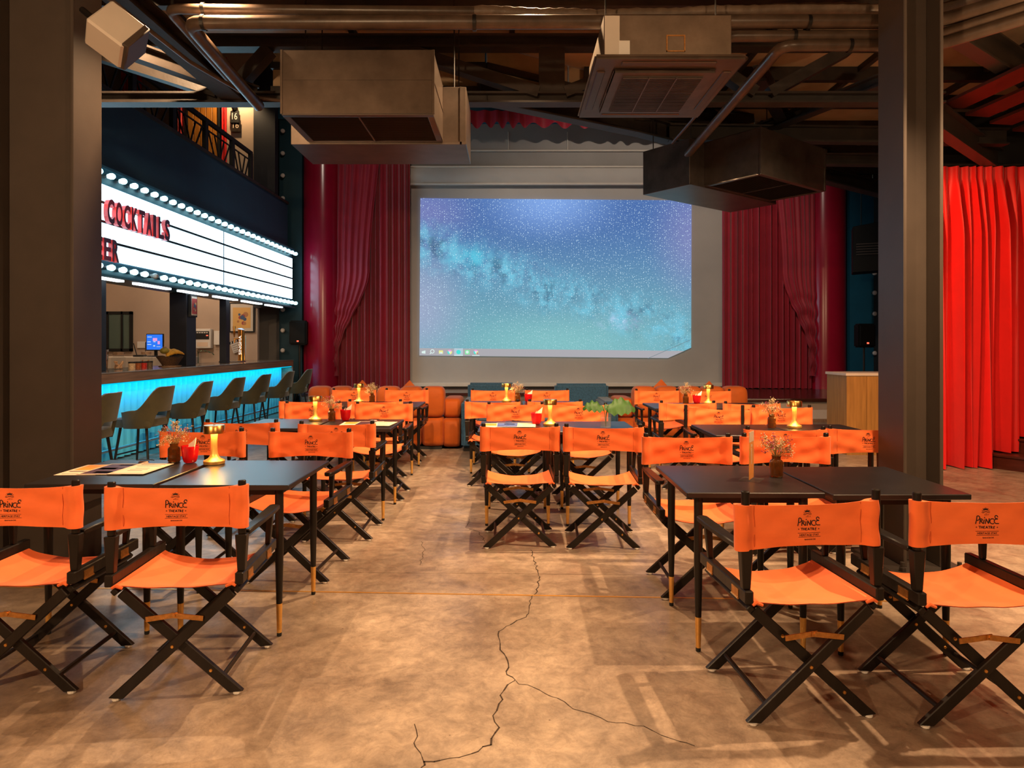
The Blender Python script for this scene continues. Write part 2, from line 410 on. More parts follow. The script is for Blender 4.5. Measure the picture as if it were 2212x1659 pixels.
# stage
SZ = .44
stage = struct('stage', MB().prism([(-4.35, 13.9), (3.25, 13.9), (4.0, 12.45), (8, 12.45), (8, YS + .1), (-4.35, YS + .1)], lambda x, y, d: (x, y, SZ - .06 + d), .06), M['stage_wood'], 'dark red polished wooden stage floor', bevel=.006)
stage['label'] = 'dark red polished wooden stage floor'
MB().prism([(3.32, 13.96), (4.03, 12.55), (8, 12.55), (8, 13.96)], lambda x, y, d: (x, y, d), SZ - .062).build('riser', M['white_paint'], stage)
MB().bb(4.0, 8, 12.51, 12.548, 0, .06).build('skirting', M['bar_wood'], stage)
for k in range(5):
    z = .03 + k * .082
    MB().bb(-4.3, 3.2, 13.93 - .004 * (k % 2), 13.955, z, z + .076).build('riser_board', M['grey_board'], stage)
# projection wall: canvas, roller band, sill
scr = thing('projection_screen', 'large grey canvas projection screen stretched between the burgundy stage curtains', 'screen', (0, YS, 0))
x0, x1 = at(872, 0, YS).x, at(1570, 0, YS).x
zb, zt = at(0, 826, YS).z, at(0, 398, YS).z
MB().grid(lambda u, v: (lerp(x0, x1, u), .02 + .006 * math.sin(u * 37) * math.sin(v * 9), lerp(zb, zt, v)), 40, 12).build('canvas', M['screen_cloth'], scr)
def bandf(u, v):
    z = lerp(zt - .02, at(0, 364, YS).z, v)
    return (lerp(x0, x1, u), -.10 - .05 * math.sin(v * math.pi) + .012 * math.sin(u * 90 + v * 9) * (1 - v) * (.4 + .6 * math.sin(u * 13 + 1) ** 2), z)
MB().grid(bandf, 120, 10).build('rolled_hem', M['screen_cloth'], scr)
for yy, rr in ((400, .03), (363, .022)):
    p = at(0, yy, YS).z; MB().tube([(x0, -.12, p), (x1, -.12, p)], rr, 8).build('batten', M['white_paint'], scr)
MB().bb(x0, x1, -.16, .06, SZ + .04, zb).build('sill', M['white_paint'], scr, bevel=.01)
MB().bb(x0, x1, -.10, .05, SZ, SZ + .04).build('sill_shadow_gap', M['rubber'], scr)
# conduit across the grey wall above the screen
cd = at(0, 323, YS).z
tag(MB().tube([(-1.3, YS + .09, cd), (4.0, YS + .09, cd)], .022, 8).tube([at(1098, 285, YS + .09), at(1098, 323, YS + .09)], .01, 6).tube([at(1226, 285, YS + .09), at(1226, 323, YS + .09)], .01, 6).build('wall_conduit', M['white_paint']), 'thin white conduit running across the grey wall above the screen', 'pipe')
# ---- projected picture
def sky_mat():
    m = bpy.data.materials.new('projected_night_sky'); m.use_nodes = True; N, L = nodes(m); N.remove(N['Principled BSDF'])
    tc = N.new('ShaderNodeTexCoord'); sep = N.new('ShaderNodeSeparateXYZ'); L.new(tc.outputs['Object'], sep.inputs[0])
    def math_(op, a, b_=None, c_=None):
        n = N.new('ShaderNodeMath'); n.operation = op
        for i, q in enumerate((a, b_, c_)):
            if q is None: continue
            if isinstance(q, (int, float)): n.inputs[i].default_value = q
            else: L.new(q, n.inputs[i])
        return n.outputs[0]
    def mix(f, a, b_, bt='MIX'):
        n = N.new('ShaderNodeMix'); n.data_type = 'RGBA'; n.blend_type = bt
        for nm, q in (('Factor', f), ('A', a), ('B', b_)):
            if isinstance(q, (int, float)): n.inputs[nm].default_value = q
            elif isinstance(q, tuple): n.inputs[nm].default_value = (*q, 1)
            else: L.new(q, n.inputs[nm])
        return n.outputs['Result']
    def noise(sc, det=6, r=.6):
        n = N.new('ShaderNodeTexNoise'); n.inputs['Scale'].default_value = sc; n.inputs['Detail'].default_value = det; n.inputs['Roughness'].default_value = r
        L.new(tc.outputs['Object'], n.inputs['Vector']); return n.outputs['Fac']
    def rng(v, a, b_):
        n = N.new('ShaderNodeMapRange'); n.inputs[1].default_value = a; n.inputs[2].default_value = b_; n.interpolation_type = 'SMOOTHSTEP'
        L.new(v, n.inputs[0]); return n.outputs[0]
    X, Z = sep.outputs['X'], sep.outputs['Z']        # local: x -3.07..3.08, z -1.8..1.8
    def blob(cx, cz, rx, rz, soft=1.0):
        a = math_('DIVIDE', math_('SUBTRACT', X, cx), rx); c = math_('DIVIDE', math_('SUBTRACT', Z, cz), rz)
        d = math_('SQRT', math_('ADD', math_('MULTIPLY', a, a), math_('MULTIPLY', c, c)))
        n = N.new('ShaderNodeMapRange'); n.interpolation_type = 'SMOOTHSTEP'; n.inputs[1].default_value = soft; n.inputs[2].default_value = 0
        L.new(d, n.inputs[0]); return n.outputs[0]
    vgrad = rng(Z, -1.7, 1.6)
    col = mix(vgrad, (.15, .36, .42), (.065, .14, .36))
    col = mix(math_('MULTIPLY', blob(.1, -1.5, 3.2, 1.0), .6), col, (.22, .50, .50))
    col = mix(math_('MULTIPLY', blob(-3.1, -.7, 1.5, 1.9), .85), col, (.30, .34, .50))
    col = mix(math_('MULTIPLY', blob(3.2, .9, 1.3, 2.0), .7), col, (.22, .22, .44))
    col = mix(math_('MULTIPLY', blob(-3.0, 1.5, 1.5, 1.0), .6), col, (.20, .20, .44))
    col = mix(math_('MULTIPLY', blob(-.15, 1.75, 1.9, 1.1), .75), col, (.22, .38, .76))
    # milky way band running down to the right
    bz = math_('ADD', Z, math_('ADD', math_('MULTIPLY', X, .34), math_('MULTIPLY', math_('SUBTRACT', noise(1.3, 4), .5), 1.1)))
    band = rng(math_('ABSOLUTE', math_('ADD', bz, .28)), .75, .0)
    cloud = rng(noise(2.4, 9, .68), .38, .66)
    col = mix(math_('MULTIPLY', math_('MULTIPLY', band, cloud), .9), col, (.16, .50, .66))
    dark = rng(noise(2.0, 9, .7), .50, .66)
    col = mix(math_('MULTIPLY', math_('MULTIPLY', band, dark), .75), col, (.05, .11, .19))
    col = mix(math_('MULTIPLY', blob(-1.9, .45, .9, .45), math_('MULTIPLY', rng(noise(3, 8), .3, .7), .9)), col, (.09, .50, .66))
    col = mix(math_('MULTIPLY', blob(1.45, -.98, .75, .30), math_('MULTIPLY', rng(noise(4, 9, .75), .42, .68), .8)), col, (.50, .62, .85))
    g = noise(26, 3, .7); col = mix(.35, col, mix(g, (.5, .5, .5), (1.5, 1.5, 1.5)), 'MULTIPLY')
    def stars(sc, rad, dens, amp):
        v = N.new('ShaderNodeTexVoronoi'); v.inputs['Scale'].default_value = sc; v.voronoi_dimensions = '2D'
        cb = N.new('ShaderNodeCombineXYZ'); L.new(X, cb.inputs[0]); L.new(Z, cb.inputs[1]); L.new(cb.outputs[0], v.inputs['Vector'])
        s = rng(v.outputs['Distance'], rad, rad * .35)
        sc_ = N.new('ShaderNodeSeparateColor'); L.new(v.outputs['Color'], sc_.inputs[0])
        return math_('MULTIPLY', math_('MULTIPLY', s, rng(sc_.outputs[0], dens, 1.0)), amp)
    st = math_('ADD', math_('ADD', stars(19, .19, .25, .95), stars(36, .20, .35, .45)), stars(8, .085, .5, 1.0))
    fade = math_('SUBTRACT', 1.0, math_('MULTIPLY', rng(Z, -.2, -1.7), .55))
    col = mix(math_('MINIMUM', math_('MULTIPLY', st, fade), 1.0), col, (.72, .92, 1.0))
    e = N.new('ShaderNodeEmission'); L.new(col, e.inputs[0]); e.inputs[1].default_value = 1.18
    L.new(e.outputs[0], N['Material Output'].inputs[0]); return m
YP = YS - .01
pc = at(1201, 600, YP)
pic = thing('projected_desktop', 'glowing desktop picture of a starry night sky projected on the grey screen', 'projection', tuple(pc))
def pl(px, py, d=0.0): q = at(px, py, YP) - pc; return (q.x, -d, q.z)
MB().prism([(908, 428), (1494, 433), (1493, 751), (1443, 773.5), (906, 768)], lambda x, y, d: pl(x, y, d), .004).build('sky_picture', sky_mat(), pic, smooth_=0)
MB().prism([(906, 752), (1493, 757), (1443, 773.5), (906, 768)][:1] + [(1478, 758), (1443, 773.5), (906, 768)], lambda x, y, d: pl(x, y, .004 + d), .002).build('taskbar', emis('taskbar_grey', (.42, .41, .44), 1.0), pic, smooth_=0)
ico = {k: emis('icon_' + k, c, 1.0) for k, c in dict(white=(.72, .88, .84), yellow=(.85, .84, .30), teal=(.08, .75, .68), pink=(.85, .35, .72), green=(.25, .80, .36), sel=(.48, .60, .68), red=(.6, .2, .2)).items()}
def disc(cx, cy, r, a0=0, a1=360, n=16, r0=0):
    A = [R(a0 + (a1 - a0) * k / n) for k in range(n + 1)]
    out = [(cx + r * math.cos(a), cy - r * math.sin(a)) for a in A]
    return out + ([(cx + r0 * math.cos(a), cy - r0 * math.sin(a)) for a in reversed(A)] if r0 else ([] if a1 - a0 >= 360 else [(cx, cy)]))
def icon(parts, name='taskbar_icon'):
    m = MB(); ms = []
    for k, (c, poly) in enumerate(parts):
        m.cur = k; ms.append(ico[c]); m.prism(poly, lambda x, y, d: pl(x, y, .006 + .001 * k + d), .001)
    m.build(name, ms, pic, smooth_=0)
def rect(a, b_, c_, d_): return [(a, b_), (c_, b_), (c_, d_), (a, d_)]
icon([('white', [(911, 759), (919, 757), (919, 764), (911, 763)])])
icon([('white', disc(934, 759, 4.6, 0, 358, 16, 3.0)), ('white', [(928, 764), (931, 761), (932.2, 762.4), (929.5, 765)])])
icon([('yellow', rect(948, 757, 957, 764)), ('white', rect(950, 760.5, 955.5, 764))])
icon([('pink', disc(971.5, 760.5, 5, 30, 150)), ('teal', disc(971.5, 760.5, 5, 150, 270)), ('yellow', disc(971.5, 760.5, 5, 270, 390)), ('white', disc(971.5, 760.5, 2.2))])
icon([('sel', rect(981, 752.5, 1000, 768)), ('white', rect(981, 767, 1000, 768.6)), ('teal', disc(990.5, 760.5, 4.8))])
icon([('green', rect(1004.5, 756, 1014.5, 765.5)), ('white', disc(1009.3, 760.5, 3.2))])
icon([('pink', disc(1028, 760.5, 5, 30, 150)), ('teal', disc(1028, 760.5, 5, 150, 270)), ('yellow', disc(1028, 760.5, 5, 270, 390)), ('white', disc(1028, 760.5, 2.2)), ('red', disc(1031, 763, 1.8)), ('white', rect(1020, 767.3, 1036, 768.9))])
MB().strokes([[(1400, 774), (1492, 734)]], .9, lambda x, y: pl(x, y, .0065)).build('shadow_line', emis('dim_projection', (.16, .22, .25), 1.0), pic, smooth_=0)

# ------------------------------------------------------------------ curtains
def pleats(n, seed):
    rnd = random.Random(seed); w_ = [rnd.uniform(.6, 1.5) for _ in range(n)]; t = sum(w_); c = [0]
    for q in w_: c.append(c[-1] + q / t)
    a = [rnd.uniform(.55, 1.25) for _ in range(n)]
    def fn(u):
        for k in range(n):
            if u <= c[k + 1] or k == n - 1:
                return a[k] * math.sin(2 * math.pi * (u - c[k]) / (c[k + 1] - c[k]))
    return fn
def curtain(path, z0, z1, n, amp, seed, mb=None, gather=0.0, nv=12, z0fn=None):
    mb = mb or MB(); pf = pleats(n, seed); P = [Vector((*p, 0)) for p in path]
    seg = [(b_ - a).length for a, b_ in zip(P, P[1:])]; T = sum(seg)
    def pos(u):
        s = u * T
        for a, b_, l in zip(P, P[1:], seg):
            if s <= l + 1e-6:
                d = (b_ - a).normalized(); return a + d * s, Vector((d.y, -d.x, 0))
            s -= l
        return P[-1], Vector((d.y, -d.x, 0))
    def fn(u, v):
        p, nn = pos(u); k = lerp(1.0, .45 + .55 * (1 - gather), v) if gather else 1.0
        zz0 = z0fn(u) if z0fn else z0
        wob = .25 * math.sin(v * 5 + u * 23)
        q = p + nn * (amp * k * (pf(u) + wob * .3))
        return (q.x, q.y, lerp(zz0, z1, v) + (.012 * pf(min(1, u * .97 + .02)) if v == 0 else 0))
    return mb.grid(fn, n * 10, nv)
YC = 15.25
def px2x(px, Y): return (px - 1106) * Y / F
ZC = at(0, 236, YC).z
# left side
c = thing('stage_curtain', 'burgundy velvet stage curtain with gathered swag, left of the projection screen', 'curtain', (0, 0, 0), 0, 'stage curtains')
curtain([(px2x(716, YC), YC), (px2x(886, YC), YC)], SZ + .01, ZC, 15, .075, 3).build('pleated_panel', M['velvet'], c)
def swag(sgn, xa, xb, seed):
    """panel pulled aside; xa the straight side, xb the far top corner, in photograph pixels"""
    pf = pleats(7, seed)
    def fn(u, v):              # v 0 top .. 1 bottom
        y = lerp(236, 812, v)
        wdt = lerp(1.0, .74, smooth(.0, .62, v)) if v < .62 else lerp(.74, .14, smooth(.60, .93, v))
        x = lerp(xa, xa + (xb - xa) * wdt, u)
        pt = at(x, y, YC - .10 - .05 * math.sin(u * math.pi))
        d = .032 * pf(u) * lerp(1, .5, v)
        if v > .66: d += .035 * math.sin((v - .66) * 95 - (u - .5) ** 2 * 9) * smooth(.66, .74, v)
        return (pt.x, pt.y - d - .05 * smooth(.6, .85, v), pt.z)
    return MB().grid(fn, 60, 90)
swag(1, 717, 826, 5).build('swag', M['velvet'], c)
col_l = MB().grid(lambda u, v: (px2x(688, 15.0) - .38 * math.cos(u * math.pi), 15.2 - .34 * math.sin(u * math.pi), lerp(SZ, ZC, v)), 20, 2)
tag(col_l.build('proscenium_column', M['satin']), 'rounded shiny burgundy column beside the left stage curtain', 'column', 'proscenium columns')
c = thing('stage_curtain', 'burgundy velvet stage curtain with gathered swag, right of the projection screen', 'curtain', (0, 0, 0), 0, 'stage curtains')
curtain([(px2x(1560, YC), YC), (px2x(1764, YC), YC)], SZ + .01, ZC, 17, .08, 8).build('pleated_panel', M['velvet'], c)
swag(-1, 1760, 1664, 9).build('swag', M['velvet'], c)
xr0, xr1 = px2x(1762, 15.05), px2x(1838, 15.05)
col_r = MB().grid(lambda u, v: ((xr0 + xr1) / 2 - (xr1 - xr0) / 2 * math.cos(u * math.pi), 15.3 - .30 * math.sin(u * math.pi), lerp(SZ, ZC, v)), 20, 2)
tag(col_r.build('proscenium_column', M['satin']), 'rounded shiny burgundy column beside the right stage curtain', 'column', 'proscenium columns')
# pelmet with ruffles and blue proscenium head
ruf = pleats(26, 4)
zr0, zr1 = at(0, 283, 15.1).z, at(0, 252, 15.1).z
tag(MB().grid(lambda u, v: (lerp(-4.2, 4.6, u), 14.84 - .05 * ruf(u) * (1.2 - .5 * v), lerp(zr0 + .05 * ruf(u), zr1, v) - .10 * ((u - .42) * 2) ** 2 + .05), 260, 6).build('ruffled_pelmet', M['velvet']), 'ruffled red pelmet hanging high above the projection screen', 'pelmet')
struct('wall_proscenium', MB().bb(-5.2, 6.0, 14.95, 15.3, zr1 - .1, 8.4), M['teal_wall'], 'teal proscenium head above the red pelmet')
# teal flanks with bulbs
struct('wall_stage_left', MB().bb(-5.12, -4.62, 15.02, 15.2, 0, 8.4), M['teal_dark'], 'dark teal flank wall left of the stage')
struct('wall_stage_right', MB().bb(px2x(1836, 15.1), 8, 15.1, 15.3, 0, 8.4), M['teal_wall'], 'blue flank wall right of the stage')
def off_bulb(p, dirv, label, grp):
    t = thing('wall_bulb', label, 'light bulb', tuple(p), 0, grp)
    q = Vector((0, -1, 0)).rotation_difference(Vector(dirv)).to_matrix()
    Mx = q @ Matrix.Rotation(R(90), 3, 'X')
    MB().lathe([(.0, .115), (.035, .105), (.05, .08), (.045, .05), (.025, .02), (.02, .0)], 10, M=Mx).build('glass', M['bulb_off'], t)
    MB().lathe([(.026, .02), (.026, -.02)], 8, M=Mx).build('socket', M['rubber'], t)
for i, yy in enumerate((285, 333, 381, 430, 669, 714, 757)):
    nth = ['topmost', 'second', 'third', 'fourth', 'third lowest', 'second lowest', 'lowest'][i]
    off_bulb(at(613, yy, 15.0), (0, -1, 0), 'unlit bulb on teal wall left of stage, %s in its column' % nth, 'unlit bulbs left of the stage')
for i, yy in enumerate((591, 633, 678, 763)):
    nth = ['topmost', 'second', 'third', 'lowest'][i]
    off_bulb(at(1886, yy, 15.08), (0, -1, 0), 'unlit bulb on blue wall right of stage, %s in its column' % nth, 'unlit bulbs right of the stage')
# right red curtain on a rail, standing on floor and steps
YR = 7.95
xa, xb = px2x(2005, YR), px2x(2330, YR)
rc = thing('red_curtain', 'bright red floor-length pleated curtain behind the right steel column', 'curtain', (0, 0, 0))
zt_ = at(0, 362, YR).z
def stepz(u):
    x = lerp(xa, xb, u)
    return .012 if x < px2x(2128, YR) else (.19 if x < px2x(2181, YR) else .36)
pf2 = pleats(15, 12)
def rcf(u, v):
    x = lerp(xa, xb, u); amp = lerp(.13, .05, smooth(.75, .97, v))
    pinch = 1 if v < .95 else .6
    return (x + .03 * math.sin(u * 60) * (1 - v), YR - .05 - amp * (pf2(u) * pinch + .35 * math.sin(u * 41 + v * 2.2) * (1 - v)), lerp(stepz(u), zt_, v))
MB().grid(rcf, 220, 26).build('cloth', M['red_curtain'], rc)
MB().tube([(xa - .1, YR - .02, zt_ + .03), (xb + .1, YR - .02, zt_ + .03)], .018, 8).build('rail', M['rubber'], rc)
struct('wall_side_stage', MB().bb(px2x(2000, 8.2), 8, 8.15, 8.3, 0, 4.2), M['dark_wall'], 'dark wall behind the red side curtain')
st = thing('wooden_steps', 'dark red-brown wooden steps at the foot of the red curtain', 'steps', (0, 0, 0))
sx = px2x(2131, YR)
for k in range(3):
    x_ = sx + k * .30
    MB().prism([(x_, 8.1), (x_ - .0, 7.86), (x_ + .62, 6.9), (7.95, 6.9), (7.95, 8.1)], lambda x, y, d, k=k: (x, y, .17 * k + d), .17 - .03).build('riser', M['step_wood'], st)
    MB().prism([(x_ - .015, 8.1), (x_ - .015, 7.85), (x_ + .61, 6.88), (7.95, 6.88), (7.95, 8.1)], lambda x, y, d, k=k: (x, y, .17 * k + .14 + d), .03).build('tread', M['step_wood'], st, bevel=.006)

# ------------------------------------------------------------------ steel columns
def column(x0_, x1_, y0_, y1_, label):
    t = thing('steel_column', label, 'column', ((x0_ + x1_) / 2, (y0_ + y1_) / 2, 0), 0, 'steel columns')
    hw, hd = (x1_ - x0_) / 2, (y1_ - y0_) / 2; f = .022
    m = MB().bb(-hw, -hw + f, -hd, hd, .03, 4.2).bb(hw - f, hw, -hd, hd, .03, 4.2).bb(-hw + f, hw - f, -.012, .012, .03, 4.2)
    m.build('h_profile', M['column'], t, bevel=.004)
    m = MB().bb(-hw - .12, hw + .12, -hd - .13, hd + .13, 0, .03).build('base_plate', M['beam'], t, bevel=.004)
    for sx_ in (-1, 1):
        for sy in (-1, 1):
            MB().lathe([(.022, .03), (.022, .055), (.014, .056), (.014, .085), (.0, .087)], 6, c=(sx_ * (hw + .05), sy * (hd + .075), 0)).build('anchor_bolt', M['beam'], t)
    return t
column(-3.27, -2.745, 4.27, 4.57, 'brown painted steel column at the left edge, before the bar')
column(2.45, 2.70, 4.27, 4.57, 'brown painted steel column on the right, before the red curtain')
# ------------------------------------------------------------------ mezzanine steelwork
ZB = 3.65; ZT = 4.16; YT = 6.2
tr = thing('steel_truss', 'long black steel truss spanning the hall behind the grey ducts', 'truss', (0, YT, 0))
def part(name, fn, m, parent, **k):
    q = MB(); fn(q); return q.build(name, m, parent, **k)
MB().ibeam((-4.62, 0, ZB), (3.9, 0, ZB), .14, .10).build('bottom_chord', M['beam'], tr)
MB().ibeam((-4.62, 0, ZT), (3.9, 0, ZT), .14, .12).build('top_chord', M['beam'], tr)
MB().beam((.36, 0, ZB + .05), (.36, 0, ZT - .06), .23, .10, (0, 1, 0)).build('post', M['beam'], tr)
for a, b_ in [(.24, -1.0), (.48, 1.5), (-2.56, -2.2), (-2.66, -3.9), (2.33, 3.05), (2.2, 1.6), (-1.75, -1.1), (-4.5, -4.1)]:
    MB().beam((a, 0, ZB + .05), (b_, 0, ZT - .06), .10, .13, (0, 1, 0)).build('brace', M['beam'], tr)
# left bracing between the column line and the truss
for p0, p1, wd, lab in [((-2.95, 4.42, 4.05), (-2.5, 6.2, 3.68), .20, 'broad flat steel brace running from left column to the truss'),
                        ((-3.75, 4.9, 3.9), (-2.35, 6.28, 3.72), .10, 'narrow steel brace low beside the left column')]:
    tag(MB().ibeam(p0, p1, wd, .14).build('steel_brace', M['beam']), lab, 'beam')
for xa_, xb_, lab in ((-6, -3.29, 'deep black steel girder left of the left column'), (-2.73, 2.44, 'deep black steel girder joining both columns above the pipes'), (2.715, 7.4, 'deep black steel girder right of the right column')):
    tag(MB().ibeam((xa_, 4.42, 3.93), (xb_, 4.42, 3.93), .2, .34).build('steel_girder', M['beam']), lab, 'beam', 'girders on the column line')
# boarded fascia of the mezzanine behind the truss
fs = thing('mezzanine_fascia', 'brown boarded mezzanine front seen between the truss members', 'fascia', (0, 0, 0))
FP = [(-2.3, 6.55), (-.25, 6.55), (1.4, 7.55), (3.1, 8.75), (4.6, 9.85), (6.5, 11.2)]
for (xa_, ya_), (xb_, yb_) in zip(FP, FP[1:]):
    L_ = math.hypot(xb_ - xa_, yb_ - ya_); n_ = max(1, round(L_ / 1.0))
    for k in range(n_):
        p_ = Vector((lerp(xa_, xb_, (k + .01) / n_), lerp(ya_, yb_, (k + .01) / n_), 0)); q_ = Vector((lerp(xa_, xb_, (k + .99) / n_), lerp(ya_, yb_, (k + .99) / n_), 0))
        MB().beam(p_ + Vector((0, 0, 4.2)), q_ + Vector((0, 0, 4.2)), .02, .19).build('panel', M['deck'], fs)
        MB().beam(p_ + Vector((0, 0, 3.97)), q_ + Vector((0, 0, 3.97)), .02, .20).build('panel', M['deck'], fs)
    for z_ in (4.085, 3.80):
        MB().beam((xa_, ya_ - .02, z_), (xb_, yb_ - .02, z_), .06, .06 if z_ > 4 else .17).build('rail', M['beam'], fs)

# curved front edge of the mezzanine
edge = [(-.3, 6.42), (1.3, 7.35), (3.0, 8.55), (4.5, 9.65), (6.6, 11.1)]
eb = thing('mezzanine_edge_beam', 'dark edge beam of the mezzanine slanting down above the screen', 'beam', (0, 0, 0))
for (a, b_), (c_, d_) in zip(edge, edge[1:]):
    MB().ibeam((a, b_, 3.80), (c_, d_, 3.80), .14, .20).build('segment', M['beam'], eb)
for (a, b_), (c_, d_) in zip(edge[1:], edge[2:]):
    MB().beam((a, b_, 3.88), (c_, d_, 4.25), .08, .10).build('brace', M['beam'], eb)
    MB().beam((c_, d_, 3.88), ((a + c_) / 2, (b_ + d_) / 2, 4.25), .08, .10).build('brace', M['beam'], eb)
MB().tube([(x + .05, y - .1, 3.69) for x, y in edge], .014, 6).build('cable', M['rubber'], eb)
for x, y, x2, y2, z, h, lab in [(2.3, 6.35, 3.9, 9.1, 3.95, .16, 'slanting dark beam between truss and edge above right duct'), (3.5, 6.35, 2.6, 8.2, 3.9, .12, 'second slanting dark beam crossing above right duct'),
                              (1.75, 7.6, 5.5, 7.6, 3.78, .18, 'horizontal dark beam running right behind the angled duct'), (2.9, 8.5, 6.5, 8.5, 3.74, .14, 'farther horizontal dark beam behind the angled duct')]:
    tag(MB().ibeam((x, y, z), (x2, y2, z - .05), .12, h).build('steel_joist', M['beam']), lab, 'beam')
# raked steel at the far right with red-brown planks between
for p0, p1, lab in [((4.05, 6.55, 3.62), (7.2, 9.45, 3.62), 'lower slanting steel raker beam right of the right column'), ((3.25, 5.3, 4.02), (6.4, 7.6, 4.02), 'upper slanting steel raker beam right of the right column')]:
    tag(MB().ibeam(p0, p1, .13, .26).build('raker_beam', M['column']), lab, 'beam', 'raker beams')
for k in range(5):
    t = .05 + k * .2; a = Vector((4.25, 6.72, 3.79)).lerp(Vector((6.4, 8.0, 3.79)), t); b_ = a + Vector((.15, -.9, .03))
    q = thing('raked_step', 'red-brown plank step under the raked seating, %s from the right column' % ['first', 'second', 'third', 'fourth', 'fifth'][k], 'plank', (0, 0, 0), 0, 'plank steps under the raked seating')
    MB().beam(a, b_, .26, .03).build('tread', M['step_wood'], q); MB().beam(a + Vector((.13, .02, .02)), b_ + Vector((.13, .02, .02)), .025, .07).build('riser', M['step_wood'], q)

# ------------------------------------------------------------------ pipes
YPp = 4.72
def pipe(name, pts, r, label, m='pipe', straps=(), wrap=False, n=14):
    t = thing(name, label, 'pipe', (0, 0, 0), 0, 'ceiling pipes')
    P = []
    pts = [Vector(p) for p in pts]
    for i, p in enumerate(pts):                     # rounded elbows
        if 0 < i < len(pts) - 1:
            a = (pts[i - 1] - p).normalized(); b_ = (pts[i + 1] - p).normalized(); k = min(r * 2.2, (pts[i - 1] - p).length * .4, (pts[i + 1] - p).length * .4)
            for s in range(5):
                u = s / 4; P.append((p + a * k) * (1 - u) ** 2 + p * 2 * u * (1 - u) + (p + b_ * k) * u * u)
        else: P.append(p)
    if wrap:
        Q = []; rnd = random.Random(3)
        for a, b_ in zip(P, P[1:]):
            nn = max(1, int((b_ - a).length / .03))
            for s in range(nn): Q.append(a.lerp(b_, s / nn) + Vector((0, 0, .004 * math.sin(s * .35))))
        Q.append(P[-1]); rr = [r * (1 + .12 * ((i % 3) - 1) * .5 + rnd.uniform(-.05, .05)) for i in range(len(Q))]
        MB().tube(Q, rr, n).build('wrapped_pipe', M[m], t)
    else:
        MB().tube(P, r, n).build('pipe_run', M[m], t)
    for q in straps:
        MB().lathe([(r + .006, -.012), (r + .006, .012)], 14, c=q, M=Matrix.Rotation(R(90), 3, 'Y'), cap=False).build('strap', M['stool_metal'], t)
    return t
z2 = at(0, 49, YPp).z; z1 = at(0, 19, 4.8).z
xl = px2x(405, YPp); XE = 2.95
pipe('drain_pipe', [(xl, 6.05, z2 - .11), (xl, YPp, z2), (XE, YPp, z2 + .01), (3.9, 3.45, z2 - .06)], .048, 'thick black pipe crossing the whole ceiling below the thinner one', straps=[(px2x(q, YPp), YPp, z2) for q in (440, 1025, 1745)])
xw = px2x(1025, 4.8)
pipe('conduit_pipe', [(px2x(362, 4.8), 6.05, z1 - .1), (px2x(362, 4.8), 4.8, z1), (xw, 4.8, z1 - .02)], .035, 'thinner black pipe along the top left of the ceiling', straps=[(px2x(440, 4.8), 4.8, z1)])
pipe('insulated_pipe', [(xw, 4.8, z1 - .02), (px2x(1300, 4.8), 4.8, z1 - .05), (px2x(1750, 4.8), 4.8, z1 + .0), (XE + .05, 4.8, z1 - .01), (4.0, 3.5, z1 - .12)], .041, 'brown wrapped insulated pipe along the top right of the ceiling', 'pipe_wrap', wrap=True)
z3, z4 = at(0, 78, 4.75).z, at(0, 98, 4.75).z
pipe('refrigerant_pipe', [(1.475, 5.05, z3 - .09), (1.475, 4.75, z3), (XE, 4.75, z3 + .0), (3.8, 3.6, z3 - .02)], .039, 'black pipe bending from the ceiling cassette to the right column', straps=[(px2x(1715, 4.75), 4.75, z3)])
pipe('refrigerant_pipe', [(1.80, 6.98, 3.37), (1.88, 4.75, z4), (XE, 4.75, z4), (3.7, 3.75, z4 - .02)], .041, 'black pipe sloping down from the right column into the angled duct', straps=[(px2x(1835, 4.75), 4.75, z4)])
pipe('thin_conduit', [(1.62, 6.9, 3.46), (1.70, 4.95, 3.50)], .014, 'thin conduit beside the pipe that enters the angled duct', n=8)
pipe('flexible_conduit', [(-2.75, 4.6, 3.78), (-2.55, 5.4, 3.66), (-2.3, 6.0, 3.6), (-1.8, 6.2, 3.6)], .016, 'thin curved conduit hanging under the left brace', n=8)

